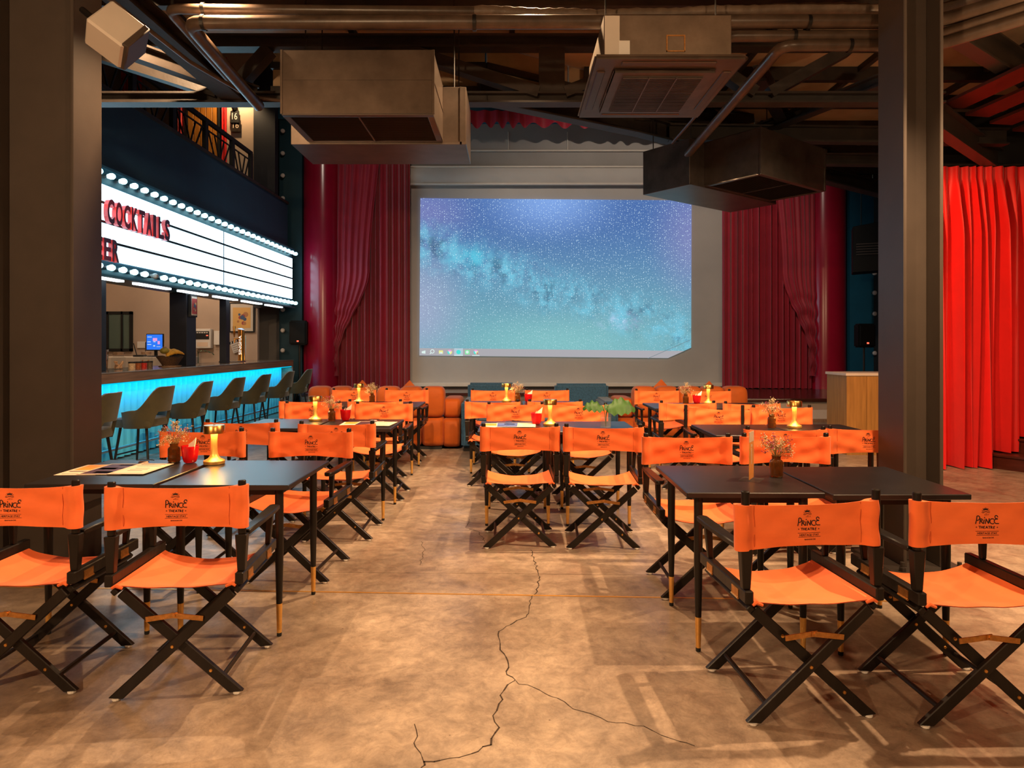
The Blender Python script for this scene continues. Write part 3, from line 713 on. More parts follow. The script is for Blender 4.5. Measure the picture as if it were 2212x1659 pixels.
# ------------------------------------------------------------------ ducts
def duct(label, loc, rz, front, back, fz, bz, nslat, dm):
    """front/back = (x0,x1,y0,y1) of the two joined boxes, local; fz,bz = (z0,z1)"""
    t = thing('fan_coil_duct', label, 'duct', loc, rz, 'fan coil ducts')
    x0_, x1_, y0_, y1_ = front
    m = MB()                                           # front box is open below for the grille
    f = .045
    m.bb(x0_, x1_, y0_, y0_ + .012, fz[0], fz[1]).bb(x0_, x0_ + .012, y0_, y1_, fz[0], fz[1]).bb(x1_ - .012, x1_, y0_, y1_, fz[0], fz[1]).bb(x0_, x1_, y0_, y1_, fz[1] - .012, fz[1])
    b_ = m.build('return_box', dm, t, bevel=.003)
    zs = lerp(fz[0], fz[1], .53)
    MB().bb(x0_ - .002, x1_ + .002, y0_ - .004, y0_, zs, zs + .006).bb(x1_, x1_ + .004, y0_, y1_, zs, zs + .006).build('seam', dm, b_)
    for xx in (x0_, x1_): MB().bb(xx - .008, xx + .008, y0_ - .006, y0_ + .008, fz[0], fz[1]).build('corner_bead', dm, b_)
    MB().bb(x0_ + .014, x1_ - .014, y0_ + .014, y1_ - .004, fz[0] + .05, fz[0] + .055).build('filter', M['rubber'], t)  # black plate added inside to darken the grille opening
    g = MB().bb(x0_, x1_, y0_, y0_ + f, fz[0] - .008, fz[0] + .006).bb(x0_, x1_, y1_ - f, y1_, fz[0] - .008, fz[0] + .006).bb(x0_, x0_ + f, y0_ + f, y1_ - f, fz[0] - .008, fz[0] + .006).bb(x1_ - f, x1_, y0_ + f, y1_ - f, fz[0] - .008, fz[0] + .006)
    g = g.build('grille_frame', M['duct_grille'], t, bevel=.002)
    for k in range(nslat):
        y = lerp(y0_ + f + .012, y1_ - f - .012, k / (nslat - 1))
        MB().box(((x0_ + x1_) / 2, y, fz[0] + .004), (x1_ - x0_ - 2 * f, .003, .018), Matrix.Rotation(R(-20), 3, 'X')).build('slat', M['slat'], g)
    MB().bb((x0_ + x1_) / 2 - .006, (x0_ + x1_) / 2 + .006, y0_ + f, y1_ - f, fz[0] - .008, fz[0] + .01).build('mullion', M['duct_grille'], g)
    x0_, x1_, y0_, y1_ = back
    bk = MB().bb(x0_, x1_, y0_, y1_, *bz).build('fan_box', dm, t, bevel=.004)
    MB().bb(x0_ + .01, x1_ - .01, y0_ - .006, y0_, bz[0], bz[0] + .02).bb(x1_ - .05, x1_ - .035, y0_ - .006, y0_, bz[0], bz[1]).build('flange', dm, bk)
    for xx in (x0_ + .1, x1_ - .1):
        for yy in (y0_ + .06, y1_ - .06):
            MB().tube([(xx, yy, bz[1] - .02), (xx, yy, 4.3)], .006, 6).build('hanger_rod', M['stool_metal'], t)
    return t
duct('brown sheet-metal fan coil duct with slatted grille hanging left of centre', (0, 0, 0), 0, (-1.617, -.552, 4.79, 5.45), (-1.766, -.366, 5.45, 6.05), (3.04, 3.49), (3.02, 3.48), 26, M['duct'])
duct('dark sheet-metal fan coil duct turned at an angle on the right', (2.25, 7.66, 0), R(38), (-.56, .66, -.95, -.30), (-.80, .80, -.30, .32), (3.07, 3.52), (3.05, 3.52), 24, M['duct_dark'])
# ---- ceiling cassette
ac = thing('ceiling_cassette', 'square brown ceiling air conditioner cassette with louvred panel beneath the pipes', 'air conditioner', (.99, 4.80, 0))
HZ = 3.20
MB().bb(-.40, .42, -.42, .42, HZ + .03, HZ + .34).build('casing', M['galv'], ac, bevel=.006)
MB().prism([(-.475, -.56), (.475, -.56), (.475, .56), (-.475, .56)], lambda x, y, d: (x, y, HZ + d), .03).build('panel', M['duct'], ac, bevel=.012, segs=2)
MB().bb(-.335, .335, -.40, .40, HZ - .022, HZ + .002).build('raised_frame', M['duct'], ac, bevel=.012, segs=2)
gg = MB().bb(-.265, .265, -.33, .33, HZ - .027, HZ - .02).build('intake_grille', M['duct_grille'], ac)
for k in range(30):
    y = lerp(-.315, .315, k / 29); MB().bb(-.26, .26, y - .004, y + .004, HZ - .034, HZ - .026).build('slat', M['duct'], gg)
for xx in (-.09, .09): MB().bb(xx - .004, xx + .004, -.33, .33, HZ - .036, HZ - .026).build('mullion', M['duct'], gg)
for a in ((-.41, 0), (.41, 0)): MB().bb(a[0] - .028, a[0] + .028, -.36, .36, HZ - .008, HZ + .004).build('louvre', M['duct_grille'], ac, bevel=.01)
for a in (-.485, .485): MB().bb(-.30, .30, a - .028, a + .028, HZ - .008, HZ + .004).build('louvre', M['duct_grille'], ac, bevel=.01)
MB().bb(-.395, -.30, -.425, -.42, HZ + .05, HZ + .33).build('service_plate', M['white_paint'], ac)
MB().bb(-.305, -.235, -.426, -.42, HZ + .05, HZ + .17).build('paper_label', M['white_plastic'], ac)
for q in ((.0, .12, .10, .106), (.0, .12, .20, .206), (.0, .006, .10, .2), (.114, .12, .10, .2)):
    MB().bb(q[0], q[1], -.428, -.42, HZ + q[2], HZ + q[3]).build('duct_knockout', M['brass_dull'], ac)
for xx in (-.36, .38):
    MB().tube([(xx, -.2, HZ + .33), (xx, -.2, 4.3)], .006, 6).build('hanger_rod', M['steel'], ac)
# ---- wall loudspeaker at the left column
t = thing('loudspeaker', 'white wedge-shaped loudspeaker mounted high beside the left column', 'speaker', tuple(at(250, 75, 4.15)), R(25))
Mx = Matrix.Rotation(R(28), 3, 'Y') @ Matrix.Rotation(R(-20), 3, 'X')
MB().prism([(-.13, -.10), (.10, -.13), (.13, .10), (-.10, .13)], lambda x, y, d: Mx @ Vector((x, d - .11, y)), .22).build('cabinet', M['white_paint'], t, bevel=.012)
MB().prism([(.085, -.12), (.125, -.115), (.15, .09), (.11, .10)], lambda x, y, d: Mx @ Vector((x, d - .115, y)), .23).build('front_baffle', M['column'], t, bevel=.006)
MB().tube([(-.08, .1, .08), (-.2, .2, .2)], .02, 8).build('bracket', M['stool_metal'], t)

# ------------------------------------------------------------------ balcony on the left
XF = -4.80
fas = struct('wall_balcony', MB().bb(XF - .15, XF, 5.5, 14.6, 2.5, 4.42), M['navy'], 'navy balcony front above the marquee sign')
struct('trim_1', MB().bb(XF - .18, XF + .03, 5.5, 14.6, 4.42, 4.47), M['beam'], 'dark cap along the balcony front')
rl = thing('balcony_railing', 'black steel balcony railing with diagonal bars above the navy wall', 'railing', (XF - .12, 0, 4.47))
MB().beam((0, 5.6, .56), (0, 12.9, .56), .05, .07).build('top_rail', M['rubber'], rl)
MB().beam((0, 5.6, .42), (0, 12.9, .42), .02, .02).build('middle_rail', M['rubber'], rl)
ys = [5.7, 6.75, 7.8, 8.85, 9.9, 10.95, 12.0, 12.85]
for y in ys:
    MB().bb(-.03, .03, y - .05, y + .05, 0, .56).build('post', M['rubber'], rl)
for y0_, y1_ in zip(ys, ys[1:]):
    d = (y1_ - y0_)
    for a, b_ in ((.1, .35), (.32, .52), (.9, .65), (.68, .5)):
        MB().beam((0, y0_ + d * a, .42), (0, y0_ + d * b_, .01), .02, .02).build('diagonal_bar', M['rubber'], rl)
struct('floor_balcony', MB().bb(-10, XF - .16, 5.5, 14.5, 4.2, 4.4), M['dark_wall'], 'balcony floor')
YB = 14.3
wb = struct('wall_balcony_end', MB().bb(-10, px2x(549, YB), YB, YB + .15, 4.4, 8.2), M['beige'], 'warm lit beige wall at the end of the balcony')
struct('wall_navy_end', MB().bb(px2x(549, YB), -4.95, YB - .04, YB + .15, 2.2, 8.2), M['post'], 'dark navy wall left of the stage')
dr = thing('balcony_door', 'honey-coloured panelled door on the upper balcony', 'door', (0, YB - .03, 4.4))
xd0, xd1 = px2x(408, YB), px2x(474, YB)
for k in range(5):
    a = lerp(xd0, xd1, k / 5); MB().bb(a + .006, lerp(xd0, xd1, (k + 1) / 5) - .006, -.03, .02, 0, 2.6).build('door_board', M['door_wood'], dr, bevel=.004)
MB().bb(xd0 - .15, xd0, -.05, .02, 0, 2.7).bb(xd1, xd1 + .15, -.05, .02, 0, 2.7).build('door_frame', M['dark_wall'], dr)
for a, b_, lab in ((478, 490, 'narrow red curtain right of the balcony door'), (383, 396, 'narrow red curtain left of the balcony door'), (262, 306, 'wide red curtain at the far left of the balcony')):
    tag(curtain([(px2x(a, YB - .1), YB - .1), (px2x(b_, YB - .1), YB - .1)], 4.41, 7.4, max(2, int((b_ - a) / 5)), .03, a).build('balcony_curtain', M['red_curtain']), lab, 'curtain')
sg = thing('number_sign', 'small dark door number sign reading 16 on the balcony wall', 'sign', tuple(at(508, 250, YB - .05)))
MB().bb(-.09, .09, -.03, .0, -.16, .10).build('plate', M['rubber'], sg, bevel=.01)
MB().lathe([(.04, 0), (.07, .05), (.05, .1), (.0, .11)], 10, c=(0, -.02, .10)).build('crest', M['rubber'], sg)
q = MB(); fit_text(q, '16', -.055, .055, -.09, .05, lambda x, y, d: (x, -.034, y)); q.build('number', M['white_plastic'], sg)
sg2 = thing('number_sign', 'lower brass-lit number 16 plate on the balcony wall', 'sign', tuple(at(510, 272, YB - .04)))
MB().bb(-.10, .10, -.015, .0, -.13, .12).build('plate', M['duct'], sg2, bevel=.008)
q = MB(); fit_text(q, '16', -.06, .06, -.05, .08, lambda x, y, d: (x, -.019, y)); q.build('number', M['paper'], sg2)
light('balcony_lamp', 'SPOT', tuple(at(505, 190, 13.9)), 60, color=(1, .66, .34), size=.05, target=tuple(at(495, 330, 14.3)), spot=140)

# ------------------------------------------------------------------ marquee
XM = -4.72; Y0, Y1 = 7.3, 14.7
mq = thing('marquee_sign', 'lit cinema marquee with bulbs and red letters spelling COCKTAILS above the bar', 'marquee', (XM, 0, 0))
MB().bb(-.55, -.015, Y0, Y1, 2.22, 3.47).build('box', M['marquee_frame'], mq, bevel=.01)
MB().bb(-.02, .03, Y0, Y1 + .02, 3.455, 3.485).bb(-.02, .05, Y0, Y1 + .02, 2.21, 2.235).build('lip', M['marquee_frame'], mq)
rows = [2.40, 2.62, 2.84, 3.06, 3.28]; cols = [7.35, 11.16, 14.66]
for ya, yb in zip(cols, cols[1:]):
    for za, zb_ in zip(rows, rows[1:]):
        MB().bb(-.012, .004, ya + .006, yb - .006, za + .008, zb_ - .008).build('lit_panel', M['marquee_white'], mq, smooth_=0)
for z in rows[1:-1]: MB().bb(0, .022, Y0 + .05, Y1, z - .014, z + .014).build('letter_rail', M['rubber'], mq)
MB().bb(0, .014, 11.153, 11.167, 2.40, 3.28).build('panel_joint', M['marquee_frame'], mq)
def bulb(y, z, on=True, x=.055):
    b1_ = MB().lathe([(.0, .040), (.022, .035), (.036, .014), (.036, -.010), (.028, -.030), (.022, -.05)], 12, c=(x + .02, y, z), M=Matrix.Rotation(R(90), 3, 'Y')).build('bulb', M['bulb_on'] if on else M['bulb_off'], mq)
    return b1_, MB().lathe([(.026, -.09), (.026, -.045)], 8, c=(x + .02, y, z), M=Matrix.Rotation(R(90), 3, 'Y')).build('socket', M['steel'], mq)
NB = 30
proto_b = None
for k in range(NB):
    y = 7.68 + k * (14.66 - 7.68) / (NB - 1)
    for z in (3.375, 2.315):
        on = not (z < 3 and k == 5)
        if proto_b is None or not on:
            pr = bulb(y, z, on)
            if on: proto_b = (*pr, y, z)
        else:
            for o in proto_b[:2]:
                c2 = o.copy(); COL.objects.link(c2); c2.location = (0, y - proto_b[2], z - proto_b[3])
xs = 7.80; lw = .165
for i, ch in enumerate('COCKTAILS'):
    wd = .07 if ch == 'I' else .135
    ya = xs + i * lw - (.03 if i > 6 else 0); q = MB()
    fit_text(q, ch, ya, ya + wd, 2.815, 3.10, lambda x, y, d: (.05 + d, x, y), .05, .03); q.build('letter', M['letter'], mq, smooth_=0)
    q = MB(); fit_text(q, ch, ya, ya + wd, 2.815, 3.10, lambda x, y, d: (.1015, x, y), 0.0, .03); q.build('letter_face', M['letter_face'], mq, smooth_=0)
for i, ch in enumerate('BEER'):
    ya = 7.40 + i * lw; q = MB()
    fit_text(q, ch, ya, ya + .135, 2.385, 2.64, lambda x, y, d: (.05 + d, x, y), .05, .03); q.build('letter', M['letter'], mq, smooth_=0)
    q = MB(); fit_text(q, ch, ya, ya + .135, 2.385, 2.64, lambda x, y, d: (.1015, x, y), 0.0, .03); q.build('letter_face', M['letter_face'], mq, smooth_=0)
for k in range(6):
    y = 7.6 + k * 1.17
    MB().bb(-.16, -.08, y, y + .85, 2.195, 2.225).build('tube_light', M['tube_on'], mq)
# ------------------------------------------------------------------ bar
XB = -4.66; YB0, YB1 = 5.2, 14.55
tag(MB().bb(XB - .85, XB, YB0, YB1, .97, 1.085).build('counter_slab', M['bar_wood'], bevel=.004), 'thick brown wooden edge slab of the long bar counter', 'counter')
tag(MB().bb(XB - .86, XB + .006, YB0, YB1 + .006, 1.085, 1.10).build('bar_worktop', M['bar_top'], bevel=.003), 'long polished stone worktop of the bar', 'worktop')
br = thing('bar_counter', 'cyan-lit corrugated bar front below the wooden counter', 'bar', (XB, 0, 0))
def flute(u, v):
    y = lerp(YB0, YB1 - .05, u); k = u * 62
    return (-.27 + .055 * abs(math.sin(math.pi * k)) , y, lerp(.02, .968, v))
MB().grid(flute, 620, 1).build('corrugated_panel', M['flute'], br)
MB().bb(-.85, -.0, YB1 - .05, YB1, 0, .968).build('end_panel', M['bar_wood'], br)
MB().bb(-.85, -.30, YB0, YB1 - .05, 0, .968).build('carcass', M['dark_wall'], br)
MB().bb(-.05, -.02, YB0, YB1 - .06, .955, .969).build('led_strip', emis('cyan_led', (.0, .55, .85), 1.2), br)
MB().tube([(.02, YB0, .2), (.02, YB1 - .6, .2)], .018, 8).build('foot_rail', M['steel'], br)
light('led_strip_light', 'AREA', (XB - .04, (YB0 + YB1) / 2, .945), 30, color=(0, .55, 1), size=YB1 - YB0 - .2, size_y=.03, target=(XB - .25, (YB0 + YB1) / 2, .25)).rotation_euler = (R(38), 0, R(90))
o = bpy.data.objects['led_strip_light']
# ---- posts standing on the bar
for x0_, y0_, y1_, lab in ((-5.22, 8.0, 8.35, 'dark post on the bar beside the left steel column'), (-5.22, 10.4, 10.72, 'dark post on the bar behind the banana basket'), (-5.08, 11.85, 12.0, 'dark slim post on the bar near the beer tap')):
    tag(MB().bb(x0_, -4.96, y0_, y1_, 1.10, 2.215).build('bar_post', M['post'], bevel=.006), lab, 'post', 'posts on the bar')
# ---- back of bar
YK = 14.4
struct('wall_bar_end', MB().bb(-10, px2x(556, YK), YK, YK + .1, 0, 4.2), M['beige'], 'beige wall behind the bar')
struct('wall_bar_back', MB().bb(-8.8, -8.7, 5.2, YK, 0, 4.2), M['beige'], 'beige side wall behind the bar')
struct('ceiling_bar', MB().bb(-10, XM - .56, 5.2, 14.5, 4.1, 4.2), M['dark_wall'], 'dark ceiling over the bar')
light('bar_lamp', 'POINT', (-6.6, 11.8, 3.2), 85, color=(1, .70, .46), size=.1)
light('bar_lamp', 'POINT', (-6.3, 13.2, 3.0), 40, color=(1, .72, .5), size=.1)
wn = thing('window_1', 'black framed window in the bar wall', 'window', tuple(at(258, 716, YK - .04))); tag(wn, kind='structure')
wx = .27; wz = .42
MB().bb(-wx, wx, -.03, .03, wz - .06, wz).bb(-wx, wx, -.03, .03, -wz, -wz + .06).bb(-wx, -wx + .05, -.03, .03, -wz, wz).bb(wx - .05, wx, -.03, .03, -wz, wz).bb(-.02 + .06, .02 + .06, -.03, .03, -wz, wz).build('frame', M['rubber'], wn)
MB().bb(-wx, wx, -.004, .004, -wz, wz).build('pane', mat('window_pane_reflecting', (.10, .15, .13), .12), wn)
tag(MB().bb(-8.2, -6.0, 12.5, 13.1, 0, 1.2).build('back_cabinet', M['white_paint'], bevel=.01), 'white cabinet behind the bar carrying the monitor', 'cabinet')
mn = thing('till_monitor', 'small square till monitor with blue screen behind the bar', 'monitor', (px2x(335, 12.7), 12.7, 1.2))
mz = at(0, 739, 12.7).z - 1.2
MB().bb(-.16, .16, -.02, .02, mz - .16, mz + .155).build('bezel', M['rubber'], mn, bevel=.006)
MB().bb(-.145, .145, -.024, -.019, mz - .14, mz + .14).build('screen', emis('blue_screen', (.03, .18, .85), 1.1), mn)
for (a, b_, c_, d_, cc) in ((-.03, .05, .02, .075, 'pink'), (.06, .10, -.04, .02, 'pink'), (-.13, -.06, -.05, -.04, 'white'), (-.13, -.05, .09, .10, 'white'), (-.02, .01, -.08, -.06, 'white'), (-.02, .02, .0, .012, 'white'), (-.13, -.07, .0, .01, 'white'), (.04, .11, -.09, -.08, 'sel')):
    MB().bb(a, b_, -.027, -.024, mz + c_, mz + d_).build('screen_tile', ico[cc], mn)
MB().box((0, .03, mz / 2), (.05, .03, mz)).build('neck', M['rubber'], mn); MB().bb(-.11, .11, -.09, .10, 0, .02).build('foot', M['rubber'], mn, bevel=.005)
rt = thing('wifi_router', 'black router with two raised antennas left of the till monitor', 'router', (px2x(302, 12.6), 12.6, 1.2))
MB().bb(-.10, .10, -.06, .06, 0, .035).build('body', M['rubber'], rt, bevel=.008)
MB().tube([(-.08, .04, .03), (-.14, .04, .25)], .008, 6).build('antenna', M['rubber'], rt); MB().tube([(.08, .04, .03), (.085, .04, .27)], .008, 6).build('antenna', M['rubber'], rt)
tag(MB().box(tuple(at(305, 745, YK - .03)), (.17, .03, .14)).build('socket_box', M['white_plastic'], bevel=.008), 'white socket box on the bar wall above the router', 'box')
al = thing('alarm_panel', 'beige fire alarm control panel on the bar wall', 'panel', tuple(at(440, 731, YK - .08)))
MB().bb(-.17, .17, -.06, .07, -.21, .20).build('case', M['white_plastic'], al, bevel=.012)
MB().bb(-.14, .14, -.066, -.058, -.02, .15).build('display_window', M['rubber'], al)
for k in range(5): MB().bb(-.12 + k * .05, -.085 + k * .05, -.07, -.064, .11, .13).build('label_strip', M['white_plastic'], al)
MB().bb(.08, .12, -.07, -.064, .05, .07).build('red_lamp', M['led_red'], al); MB().bb(-.11, .11, -.064, -.058, -.17, -.08).build('notice', M['paper'], al)
tag(MB().box(tuple(at(469, 730, YK - .05)), (.12, .08, .30)).build('switch_box', M['white_plastic'], bevel=.01), 'small white switch box right of the alarm panel', 'box')
def poster(loc, w_, h_, label, cols_, rz=0):
    t = thing('framed_poster', label, 'poster', loc, rz, 'framed posters behind the bar')
    MB().bb(-w_ / 2, w_ / 2, -.02, .02, -h_ / 2, h_ / 2).build('frame', M['rubber'], t, bevel=.004)
    MB().bb(-w_ / 2 + .025, w_ / 2 - .025, -.024, -.018, -h_ / 2 + .025, h_ / 2 - .025).build('mount', M['white_paint'], t)
    MB().bb(-w_ * .36, w_ * .36, -.027, -.023, -h_ * .36, h_ * .34).build('print_ground', cols_[0], t)
    rnd = random.Random(len(label))
    for k in range(9):
        cx, cz, r_ = rnd.uniform(-.18, .2) * w_, rnd.uniform(-.28, .2) * h_, rnd.uniform(.05, .12) * w_
        MB().prism(disc(cx, cz, r_, 0, 360, 9), lambda x, y, d, k=k: (x, -.027 - .0006 * k - d, y), .0006).build('print_shape', cols_[1 + k % 3], t, smooth_=0)
pm = [mat('poster_' + str(i), c_, .5) for i, c_ in enumerate(((.72, .42, .13), (.35, .06, .07), (.05, .10, .22), (.45, .20, .08), (.45, .06, .05), (.05, .25, .28)))]
poster(tuple(at(523, 686, YK - .03)), .52, .62, 'framed yellow poster with abstract shapes above the beer tap', pm[:4])
poster((-4.935, 10.555, 2.02), .22, .34, 'small framed red poster on the middle post under the marquee', [pm[4], pm[5], pm[2], pm[0]], R(90))
cb = thing('clapperboard', 'white and black clapperboard hanging behind the beer tap', 'clapperboard', tuple(at(512, 750, YK - .04)))
Mc = Matrix.Rotation(R(-20), 3, 'Y')
MB().box((0, 0, 0), (.22, .02, .20), Mc).build('slate', M['white_plastic'], cb)
MB().box(Mc @ Vector((0, 0, .125)), (.24, .025, .05), Mc).build('clap_stick', M['rubber'], cb)
for k in range(4): MB().box(Mc @ Vector((-.08 + k * .055, -.014, .125)), (.02, .004, .048), Mc @ Matrix.Rotation(R(30), 3, 'Y')).build('stripe', M['white_plastic'], cb)
for k in range(4): MB().box(Mc @ Vector((0, -.012, .06 - k * .045)), (.18, .004, .006), Mc).build('rule', M['ink'], cb)
# ---- beer tap
bt = thing('beer_tap', 'golden beer tap tower lettered SINGHA at the far end of the bar', 'beer tap', (px2x(521, 13.3), 13.3, 1.10))
MB().lathe([(.07, 0), (.06, .04), (.055, .2), (.062, .62)], 18).build('tower', M['brass'], bt)
MB().lathe([(.062, 0), (.064, .006), (.0, .03)], 18, c=(0, 0, .62), M=Matrix.Rotation(R(12), 3, 'Y')).build('cap', emis('tap_cap_glow', (.55, .72, 1), 1.2), bt)
q = MB(); fit_text(q, 'SINGHA', .13, .50, -.028, .028, lambda x, y, d: (-y * .95, -.070 + abs(y) * .4, x)); q.build('lettering', emis('tap_lettering', (1, .9, .75), 1.3), bt)
MB().tube([(-.05, -.02, .44), (-.13, -.03, .44)], .014, 8).tube([(-.12, -.03, .44), (-.12, -.03, .36)], .012, 8).build('spout', M['brass'], bt)
MB().lathe([(.012, 0), (.016, .05), (.03, .20), (.02, .22)], 10, c=(-.125, -.03, .47)).build('handle', M['brass'], bt)
MB().tube([(.075, 0, .02), (.075, 0, .5)], .012, 8).build('side_pipe', M['chrome'], bt)
tag(MB().bb(-.2, .2, -.14, .14, 0, .02).build('drip_tray', M['steel'], bevel=.004), 'steel drip tray on the worktop beside the beer tap', 'tray').location = (-5.22, 12.75, 1.10)
# ---- objects on the worktop
t = thing('cocktail_shaker', 'steel cocktail shaker cup on the bar by the left column', 'shaker', (-5.30, 8.86, 1.1)); MB().lathe([(.045, 0), (.06, .26), (.057, .26), (.043, .01)], 18, cap=False).build('cup', M['chrome'], t); MB().lathe([(.045, .0), (.0, .002)], 18).build('base', M['chrome'], t)
def storage_jar(x, y, lab, fill, r=.085, h=.19):
    t = thing('glass_jar', lab, 'jar', (x, y, 1.1), 0, 'glass jars on the bar')
    MB().lathe([(r, 0), (r, h * .8), (r * .75, h * .88), (r * .75, h)], 16).build('glass', M['glass'], t)
    MB().lathe([(r * .8, h), (r * .8, h + .035), (0, h + .037)], 14).build('lid', M['bar_wood'], t)
    rnd = random.Random(int(x * 100)); q = MB()
    for k in range(9):
        a = rnd.uniform(0, 6.3); q.tube([(r * .5 * math.cos(a), r * .5 * math.sin(a), .012), (r * .6 * math.cos(a + 1.5), r * .6 * math.sin(a + 1.5), h * rnd.uniform(.3, .6))], .012, 6)
    q.build('contents', fill, t)
storage_jar(-5.16, 8.95, 'glass jar of pale ginger sticks beside the cocktail shaker', mat('ginger', (.72, .42, .22), .7))
storage_jar(-5.09, 9.5, 'glass jar of brown cinnamon beside the banana basket', mat('cinnamon', (.35, .14, .04), .7), .08)
for k, (cc, nm) in enumerate((((.60, .42, .25), 'pale seeds'), ((.30, .09, .03), 'brown spice'), ((.45, .03, .02), 'red spice'), ((.12, .08, .05), 'dark spice'))):
    t = thing('spice_jar', 'small spice jar of %s in the row on the bar' % nm, 'jar', (-5.0 + .005 * k, 8.98 + k * .135, 1.1), 0, 'row of spice jars on the bar')
    MB().lathe([(.042, 0), (.042, .075), (.036, .08)], 12).build('glass', mat('spice_%d' % k, cc, .25, noise=(60, .4)), t); MB().lathe([(.044, .078), (.044, .098), (0, .1)], 12).build('lid', M['rubber'], t)
bk = thing('fruit_basket', 'oval woven brown basket on the bar', 'basket', (-5.0, 9.98, 1.1), R(90))
def bas(u, v):
    a = u * 2 * math.pi; k = lerp(.55, 1, v); zz = .02 + .13 * v + .012 * math.cos(2 * a) * v
    return (.27 * k * math.cos(a), .15 * k * math.sin(a), zz + .004 * math.sin(a * 40 + v * 20))
MB().grid(bas, 60, 7, True).lathe([(0, .018), (.12, .018)], 20).build('weave', mat('wicker', (.09, .045, .02), .7, noise=(60, .5), bump=(90, .6)), bk)
MB().lathe([(.145, 0), (.16, .02)], 20).build('foot', M['bar_wood'], bk)
ban = mat('banana_skin', (.80, .40, .035), .5, noise=(14, .25))
for k in range(7):
    a = -.9 + k * .3; t = thing('banana', 'yellow banana lying in the basket on the bar, %s of the bunch' % ['first', 'second', 'third', 'fourth', 'fifth', 'sixth', 'seventh'][k], 'banana', (-5.0, 9.98, 1.235 + .012 * (k % 3)), R(90), 'bananas in the basket')
    pts = [(-.13 + (.30 + .02 * (k % 2)) * s, -.02 * (1 - s) + s * (-.125 + .04 * k), .02 + .06 * math.sin(s * 2.7)) for s in [i / 7 for i in range(8)]]
    MB().tube(pts, [.008, .019, .025, .027, .027, .025, .018, .007], 8).build('fruit', ban, t)
t = thing('banana_stem', 'small brown-green stem cluster on top of the bananas', 'fruit', (-5.02, 9.86, 1.335)); MB().puff((0, 0, 0), (.12, .12, .09), .9, 10, 14).build('stem_core', mat('stem_core', (.30, .24, .04), .6, noise=(20, .3)), t); MB().lathe([(.03, .035), (.026, .06), (0, .062)], 10).build('stalk', M['bar_wood'], t)  # round stem cluster of the banana bunch
t = thing('leaf_vase', 'glass vase with a green leaf on the bar behind the middle post', 'vase', (-5.08, 11.05, 1.1)); MB().lathe([(.05, 0), (.05, .18)], 14).build('glass', M['glass'], t)
def leafmesh(L_, W_, base, yaw, droop, tilt=0.0):
    c_, s_ = math.cos(yaw), math.sin(yaw)
    def fn(u, v):
        a = u * 2 - 1; wv_ = W_ * math.sin(math.pi * min(1, v * .92 + .06)) ** .7
        x = v * L_; y = a * wv_ * (1 - .05 * abs(math.sin(v * 16))); z = .35 * L_ * math.sin(v * 2.0) * (1 - droop) - droop * L_ * v * v * .6 - abs(a) * .15 * W_ + .01 * math.sin(v * 25) * abs(a)
        z += abs(y) * 0; q_ = Vector((base[0] + x * c_, base[1] + x * s_, base[2] + z)) + Vector((-s_ * math.cos(tilt) * y, c_ * math.cos(tilt) * y, math.sin(tilt) * y)); return tuple(q_)
    return MB().grid(fn, 8, 16)
leafmesh(.24, .06, (0, 0, .22), R(20), .6).build('leaf', M['leaf'], t); MB().tube([(0, 0, .02), (0, 0, .22)], .005, 6).build('stalk', M['leaf'], t)
# ------------------------------------------------------------------ bar stools
def make_stool():
    t = thing('bar_stool', '', 'bar stool', (0, 0, 0), 0, 'bar stools')
    def shell(rad_off, flip=False):
        def fn(u, v):
            th = lerp(-112, 112, u); a = R(th); at_ = abs(th)
            zt2 = lerp(.955, .70, smooth(26, 78, at_)) - .02 * smooth(85, 112, at_)
            zb2 = lerp(.675, .50, smooth(26, 40, at_))
            z = lerp(zb2, zt2, v); k = (z - .5) / .45
            rx = .235 + .085 * k - rad_off; ry = .255 + .05 * k - rad_off
            return (rx * math.cos(a), ry * math.sin(a), z)
        return fn
    m = MB(); nu, nv = 44, 8
    o_, i_ = shell(0), shell(.035)
    m.grid(o_, nu, nv); m.grid(i_, nu, nv)
    m.grid(lambda u, v: lerp_v(o_(u, 1), i_(u, 1), v), nu, 1); m.grid(lambda u, v: lerp_v(o_(u, 0), i_(u, 0), v), nu, 1)
    m.grid(lambda u, v: lerp_v(o_(0, v), i_(0, v), u), 1, nv); m.grid(lambda u, v: lerp_v(o_(1, v), i_(1, v), u), 1, nv)
    m.build('shell', M['stool'], t, smooth_=50)
    MB().puff((-.04, 0, .555), (.47, .46, .11), .35, 8, 20).build('seat_cushion', M['stool'], t)
    for sx_, sy in ((-1, -1), (-1, 1), (1, -1), (1, 1)):
        MB().tube([(sx_ * .15 - .02, sy * .16, .51), (sx_ * .21 - .02, sy * .215, 0)], [.016, .011], 8).build('leg', M['stool_metal'], t)
    MB().tube([(-.215, -.19, .2), (-.215, .19, .2)], .009, 6).build('footrest', M['stool_metal'], t)
    return t
def lerp_v(a, b_, t): return tuple(lerp(p, q, t) for p, q in zip(a, b_))
st0 = make_stool()
for i, y in enumerate((6.65, 7.72, 8.72, 9.80, 10.85, 12.02, 13.12)):
    s = st0 if i == 0 else copy_tree(st0)
    s.location = (-4.16, y, 0); s.rotation_euler = (0, 0, R(random.Random(i).uniform(-6, 6)))
    s['label'] = 'green velvet bar stool at the cyan bar, ' + ['nearest, half hidden by left column', 'second from the left column', 'third from the left column', 'fourth from the left column', 'third from the far end', 'second from the far end', 'farthest, at the end of the bar'][i]
